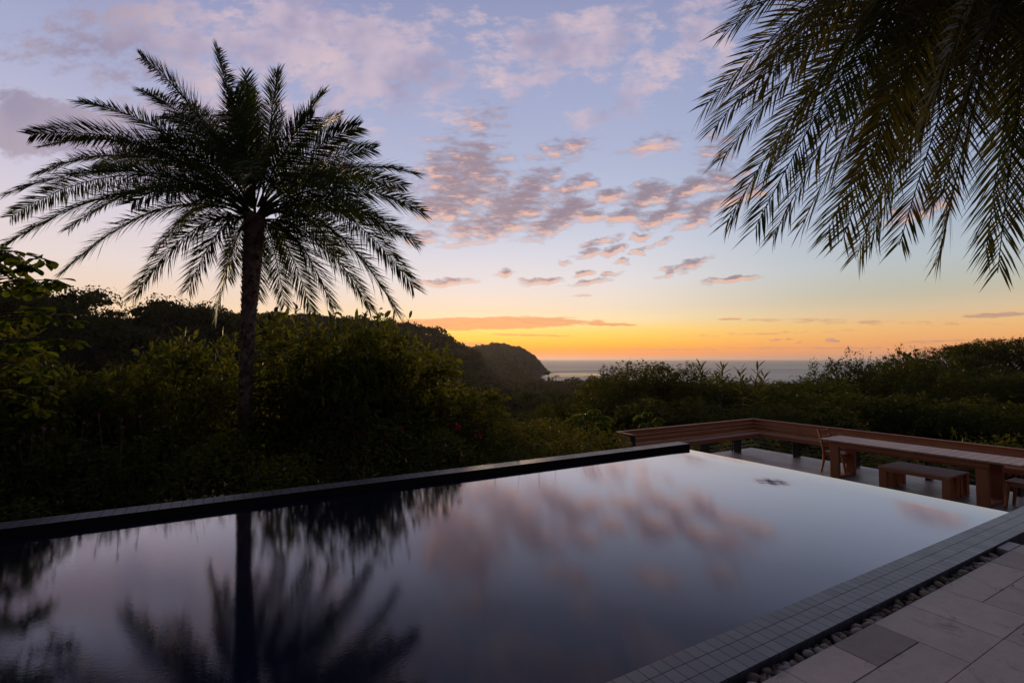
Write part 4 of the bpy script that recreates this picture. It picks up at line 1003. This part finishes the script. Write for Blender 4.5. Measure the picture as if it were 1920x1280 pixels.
def pinnate_plant(label, x, ytop, ybot, depth, n, flowers, seed):
    """peacock-flower shrub: flat tiers of ferny leaves and a few red heads"""
    p = at(x, ybot, depth); R = np.random.default_rng(seed); zg = -1.0
    t = thing("flowering_shrub", label, "shrub", (p[0], p[1], zg), 0, "ferny red-flowered shrubs behind the wall"); org = np.array([p[0], p[1], zg]); top = at(x, ytop, depth) - org
    g = Geo(); g.tube([(0, 0, -.2), top * .5 + np.array([.05, 0, 0]), top], [.02, .015, .006], 6, .5)
    for i in range(5): 
        b = top * R.uniform(.35, .85); g.tube([b, b + np.array([R.normal(0, .2), R.normal(0, .1), .12])], [.008, .004], 4, .5)
    obj("stem", g.mesh("stem", M_bark, True), t)
    g = Geo()
    for i in range(n):
        b = top * R.uniform(.30, 1.0); an = R.uniform(0, 2 * PI); D = unit(np.array([math.cos(an), math.sin(an) * .8, R.uniform(.05, .35)])); Lr = R.uniform(.22, .40)
        k = 13; q = np.linspace(.12, 1, k); P = b + D * Lr * q[:, None] + np.array([0, 0, -.10]) * (q ** 2)[:, None]
        g.tube(P, .003, 3, .5, cap=False)
        S = unit(np.cross(D, [0, 0, 1.0]))
        for s in (-1, 1):
            DD = unit(np.repeat((S * s + D * .25)[None], k, 0) + R.normal(0, .08, (k, 3))); ln = .075 * np.interp(q, [0, .4, 1], [.7, 1, .5])
            V, F, m = leaf_arrays(P, DD, np.repeat([[0, 0, 1.0]], k, 0), ln, ln * .38, .1, "rhomb"); g.add(V, F, np.repeat(R.uniform(.2, .9, k), m))
    obj("foliage", g.mesh("foliage", M_leafB), t)
    for (fx, fy) in flowers:
        c = at(fx, fy, depth - .25) - org; k = 26; g = Geo()
        D = unit(R.normal(0, 1, (k, 3)) + np.array([0, 0, .5])); V, F, m = leaf_arrays(np.repeat(c[None], k, 0) + D * .015, D, R.normal(0, 1, (k, 3)), np.full(k, .075), np.full(k, .040), .2, "point")
        g.add(V, F, np.repeat(R.uniform(0, 1, k), m)); obj("flower", g.mesh("flower", M_red), t)
pinnate_plant("ferny shrub with flat tiers of leaves and red heads, nearest the palm", 725, 785, 870, 9.6, 46, [(668, 812), (728, 822), (752, 806), (698, 842), (768, 858), (643, 800)], 1)
pinnate_plant("ferny shrub with red flowers right of the taller ferny one", 830, 815, 875, 10.2, 34, [(858, 801), (866, 843), (870, 868), (780, 838), (898, 818)], 2)

def almond_tree():
    """broad-leaved tree at the left: the trunk is outside the frame, tiers of boughs reach in"""
    D = 6.2; foot = at(-150, 800, D + .4); foot[2] = -1.2
    t = thing("almond_tree", "broad-leaved tree reaching in from the left edge with tiers of rounded leaves", "tree", tuple(foot)); R = np.random.default_rng(77)
    g = Geo(); top = at(-110, 380, D + .3) - foot; g.tube([(0, 0, -.1), top * .5 + np.array([.1, 0, 0]), top], [.10, .075, .03], 8, .5); obj("trunk", g.mesh("trunk", M_bark, True), t)
    tiers = [(-40, 470, [(25,478),(62,498),(85,486),(10,510)], 0), (-50, 540, [(40,520),(110,525),(88,530),(20,545),(60,500),(72,545)], .2), (-60, 600, [(60,590),(105,590),(140,600),(30,600),(80,580)], -.1),
             (-60, 650, [(60,640),(110,635),(145,640),(30,650),(85,660)], .1), (-60, 690, [(70,700),(20,690),(105,690),(50,680)], -.1), (-60, 740, [(60,745),(95,725),(10,740),(75,770)], -.2), (-50, 500, [(30,470),(5,490),(48,535)], .5)]
    for (x0, y0, tips, dd) in tiers:
        b = at(-105, y0 + 30, D + .3) - foot; c = at(x0, y0, D + dd) - foot
        g = Geo(); g.tube([b, c], [.03, .016], 6, .5); lv = Geo()
        for (x, y) in tips:
            e = at(x, y, D + dd + R.uniform(-.35, .35)) - foot; g.tube([c, (c + e) / 2 + np.array([0, 0, .05]), e], [.014, .010, .006], 5, .5)
            k = 11; an = np.arange(k) * 2.4 + R.uniform(0, 6); el = R.uniform(-.75, .15, k)
            DD = np.stack([np.cos(an), np.sin(an), el], 1); P = np.repeat(e[None], k, 0) + R.normal(0, .02, (k, 3)) - unit(e - c) * R.uniform(0, .12, k)[:, None]
            ln = R.uniform(.12, .20, k); V, F, m = leaf_arrays(P, DD, np.array([0, 0, 1.0]) + R.normal(0, .25, (k, 3)), ln, ln * .62, .18, "obovate"); lv.add(V, F, np.repeat(R.uniform(0, 1, k), m))
        bo = obj("bough", g.mesh("bough", M_bark, True), t); obj("leaves", lv.mesh("leaves", M_leafB), bo)
almond_tree()

def flower_stems():
    spots = [(62,818),(82,803),(157,792),(99,804),(227,787),(231,801),(262,780),(330,836),(36,828),(185,778)]
    names = ["leftmost low one", "beside the leftmost one", "tall one left of the bare stalks", "bent one between dark shrubs", "upper one of the close pair", "lower one of the close pair", "highest one near the palm", "ring-shaped bloom nearest the palm", "at the photo's left edge", "small one below the yellow-leaved shrub"]
    for k, ((x, y), nm) in enumerate(zip(spots, names)):
        d = 6.4 + .2 * (k % 4); p = at(x, y, d); R = np.random.default_rng(k + 40)
        t = thing("wildflower", "thin stalk with a small pink-purple flower, " + nm, "flower", (p[0], p[1], -1.0), 0, "pink flower stalks in the undergrowth"); h = p[2] + 1.0
        g = Geo(); g.tube([(R.normal(0, .1), 0, 0), (R.normal(0, .08), 0, h * .6), (0, 0, h)], [.006, .004, .003], 5, .6); obj("stalk", g.mesh("stalk", M_straw, True), t)
        n = 18; D = unit(R.normal(0, 1, (n, 3)) + np.array([0, 0, .6])); V, F, m = leaf_arrays(np.repeat([[0, 0, h]], n, 0), D, R.normal(0, 1, (n, 3)), np.full(n, .028), np.full(n, .016), .2, "point")
        obj("bloom", mesh("bloom", V, F, M_pink, False, {"tint": np.repeat(R.uniform(0, 1, n), m)}), t)
flower_stems()

def undergrowth():
    R = np.random.default_rng(8); n = 30000
    a = R.uniform(-9, 7.6, n); b = 6.68 + R.uniform(0, 1, n) ** 1.3 * 3.6
    top = np.interp(b, [6.68, 7.1, 8, 10.2], [-.16, .06, .24, .38]) + .16 * np.sin(a * 2.1 + b) + .12 * np.sin(a * 5.3 - b * 2) - np.clip((a - 4.5) * .06, 0, .3)
    z = top - np.abs(R.normal(0, .26, n))
    p = a[:, None] * UA + b[:, None] * UB; p[:, 2] = z
    D = R.normal(0, 1, (n, 3)); D[:, 2] = R.uniform(-.5, .9, n); ln = R.uniform(.04, .11, n)
    V, F, m = leaf_arrays(p, D, np.array([0, 0, 1.0]) + R.normal(0, .5, (n, 3)), ln, ln * R.uniform(.3, .6, n), .15, "point")
    t = np.repeat(np.clip(.4 + .25 * np.sin(a * 1.3) + R.normal(0, .2, n), 0, 1), m)
    structure("undergrowth", mesh("undergrowth", V, F, M_leafG, False, {"tint": t}), kind="stuff")
    # wiry grass stalks
    g = Geo()
    for k in range(420):
        a = R.uniform(-7, 6); b = R.uniform(6.85, 9.6); c = a * UA + b * UB; c[2] = -.5; h = R.uniform(.5, 1.15); l = R.normal(0, .16, 2)
        g.tube([c, c + np.array([l[0] * .3, l[1] * .3, h * .6]), c + np.array([l[0], l[1], h])], [.0035, .003, .0015], 3, R.uniform(0, 1), cap=False)
    structure("dry_grass", g.mesh("dry_grass", M_straw), kind="stuff")
undergrowth()

# ------------------------------------------------------------------ far woods
def forest():
    R = np.random.default_rng(5)
    groups = {"hillside_forest": [], "valley_forest": [], "headland_forest": []}
    def scatter(r0, r1, spacing, nface, cr):
        area = (r1 ** 2 - r0 ** 2) * 1.75 / 2; n = int(area / spacing ** 2)
        r = np.sqrt(R.uniform(r0 ** 2, r1 ** 2, n)); az = R.uniform(-.90, .85, n); X = r * np.sin(az); Y = r * np.cos(az); Z = terrain(X, Y)
        return np.stack([X, Y, Z, np.full(n, nface), np.where(R.random(n) < .1, 1.5, R.uniform(.55, 1.25, n)) * cr, r, az], 1)
    T = np.concatenate([scatter(62, 130, 6.0, 700, 3.2), scatter(112, 330, 8.0, 420, 4.7), scatter(330, 850, 10.5, 60, 5.6), scatter(850, 2150, 9.5, 16, 4.8)])
    px = CX + FPX * np.tan(T[:, 6])
    T[:, 4] *= np.where(T[:, 5] > 850, np.clip((1046 - px) / 55, .3, 1), 1)
    keep = T[:, 2] > SEA + .6
    clearing = (np.hypot(T[:, 0] - 6.5, T[:, 1] - 92) < 15)
    keep &= ~clearing
    keep &= ~((T[:, 5] < 112) & (px < 880))
    T = T[keep]; T = T[np.argsort(T[:, 5])]
    # leave out what stands wholly behind nearer ridges
    bins = {}; sel = []
    gr = np.geomspace(30, 2150, 150)
    azb = np.round(T[:, 6] / .01).astype(int)
    for b in np.unique(azb):
        a = b * .01; gz = terrain(gr * math.sin(a), gr * math.cos(a)); e = (gz - HC) / gr; mx = np.maximum.accumulate(e); bins[b] = mx
    for i, row in enumerate(T):
        e = (row[2] + 12 - HC) / row[5]; k = np.searchsorted(gr, row[5] * .97) - 1
        sel.append(k < 0 or e > bins[azb[i]][k] - .004)
    T = T[np.array(sel)]
    out = {k: ([], []) for k in groups}
    for row in T:
        X, Y, Z, nf, cr, r, az = row; nf = int(nf)
        nm = "headland_forest" if r > 860 else ("hillside_forest" if (r > 140 and az < -.12) else "valley_forest")
        h = cr * R.uniform(.6, 1.15); flat = R.uniform(.55, .9)
        d = R.normal(0, 1, (nf, 3)); d[:, 2] = np.abs(d[:, 2]) * .9 - .25; d = unit(d)
        lob = 1 + .22 * np.sin(d[:, 0] * 5 + X) * np.sin(d[:, 1] * 5 + Y) + R.normal(0, .10, nf)
        inner = np.arange(nf) < (nf // 4 if nf > 200 else 0); lob = np.where(inner, .62, lob)
        c = d * lob[:, None] * np.array([cr, cr, cr * flat]) + np.array([X, Y, Z + h])
        s = cr * ((2.1 if nf > 200 else 2.5) / math.sqrt(nf)) * R.uniform(.5, 1.1, nf) * np.where(inner, 2.1, 1)
        n = unit(d + R.normal(0, .55, (nf, 3))); t1 = unit(np.cross(n, R.normal(0, 1, (nf, 3)))); t2 = np.cross(n, t1)
        q = np.stack([c - t1 * s[:, None], c - t2 * s[:, None] * .62, c + t1 * s[:, None], c + t2 * s[:, None] * .62], 1).reshape(-1, 3)
        out[nm][0].append(q); out[nm][1].append(np.repeat(np.clip(R.uniform(.1, .9) + R.normal(0, .12, nf), 0, 1), 4))
        # trunk
        tw = cr * .05; b = np.array([X, Y, Z]); q2 = np.array([b + [-tw, 0, -1], b + [tw, 0, -1], b + [tw * .7, 0, h], b + [-tw * .7, 0, h]])
        out[nm][0].append(q2); out[nm][1].append(np.full(4, .1))
    for nm, (vs, ts) in out.items():
        if not vs: continue
        V = np.concatenate(vs); F = np.arange(len(V)).reshape(-1, 4)
        structure(nm, mesh(nm, V, F, M_wood_far, False, {"tint": np.concatenate(ts)}), kind="stuff"); print(nm, len(F))
forest()

def far_palms():
    for k, (x, ytop, d, lab) in enumerate([(1027, 697, 430, "taller coconut palm silhouetted in front of the bay"), (1042, 702, 445, "shorter coconut palm just right of the taller one by the bay")]):
        top = at(x, ytop, d); z = float(terrain(top[0], top[1])); t = thing("coconut_palm", lab, "palm", (top[0], top[1], z), 0, "coconut palms by the bay"); h = top[2] - z - 1.2; R = np.random.default_rng(k)
        g = Geo(); g.tube([(0, 0, -.5), (.4, 0, h * .5), (0, 0, h)], [.3, .25, .2], 6, .5); obj("trunk", g.mesh("trunk", M_bark, True), t)
        g = Geo()
        for i in range(15):
            an = i * 2.4; e = R.uniform(-.3, .9); L = 4.2; D = np.array([math.cos(an), math.sin(an), e])
            for q in np.linspace(.15, 1, 9):
                P = np.array([0, 0, h]) + D * L * q + np.array([0, 0, -2.6 * q * q])
                for s in (-1, 1):
                    S = np.array([-math.sin(an), math.cos(an), 0]) * s
                    V, F, m = leaf_arrays(P[None], (S + D * .6 + np.array([0, 0, -.6]))[None], np.array([[0, 0, 1.0]]), np.array([1.1]), np.array([.35]), .1, "rhomb"); g.add(V, F, .4)
        obj("crown", g.mesh("crown", M_wood_far), t)
far_palms()

def fallen_leaves():
    for k, (x, y, lab) in enumerate([(1916, 1190, "dry curled leaf on the paving at the photo's right edge"), (1900, 1100, "dark scrap of leaf on the paving below the coping end"), (1871, 1108, "tiny dark leaf bit on the paving near the pebble channel"), (1800, 1085, "tiny dark leaf bit close to the pebble channel edge")]):
        d = ray(x, y); s = (0.006 - HC) / d[2]; p = d * s + np.array([0, 0, HC]); L = .06 if k == 0 else .02; R = np.random.default_rng(k)
        V, F, m = leaf_arrays(np.zeros((1, 3)) + np.array([0, 0, .002]), np.array([[math.cos(k), math.sin(k), .15]]), np.array([[.1, .1, 1.0]]), np.array([L]), np.array([L * .5]), -.3, "obovate")
        tag(obj("fallen_leaf", mesh("fallen_leaf", V, F, M_dry, False, {"tint": np.full(len(V), .1)}), None, tuple(p)), lab, "leaf", "leaf litter on the paving")
fallen_leaves()

# ------------------------------------------------------------------ air
def haze():
    m, T, out = new_mat("haze")
    v = T.n("ShaderNodeVolumePrincipled"); v.inputs["Color"].default_value = (.92, .86, .82, 1); v.inputs["Density"].default_value = 4.8e-5; v.inputs["Anisotropy"].default_value = .48
    T.put(out.inputs["Volume"], v.outputs[0])
    R = 26000.0; z0, z1 = SEA - 8.0, 95.0
    V = [(x, y, z) for z in (z0, z1) for (x, y) in ((-R, -R), (R, -R), (R, R), (-R, R))]
    F = [(3, 2, 1, 0), (4, 5, 6, 7), (0, 1, 5, 4), (1, 2, 6, 5), (2, 3, 7, 6), (3, 0, 4, 7)]
    structure("haze", mesh("haze", V, np.array(F), m), kind="stuff")
haze()

# ------------------------------------------------------------------ render settings
scene.view_settings.view_transform = "Standard"; scene.view_settings.look = "None"; scene.view_settings.exposure = 0.0; scene.view_settings.gamma = 1.0
scene.cycles.max_bounces = 6; scene.cycles.diffuse_bounces = 3; scene.cycles.glossy_bounces = 3; scene.cycles.transmission_bounces = 3; scene.cycles.transparent_max_bounces = 4
scene.cycles.caustics_reflective = False; scene.cycles.caustics_refractive = False
try: scene.cycles.use_denoising = True
except Exception: pass
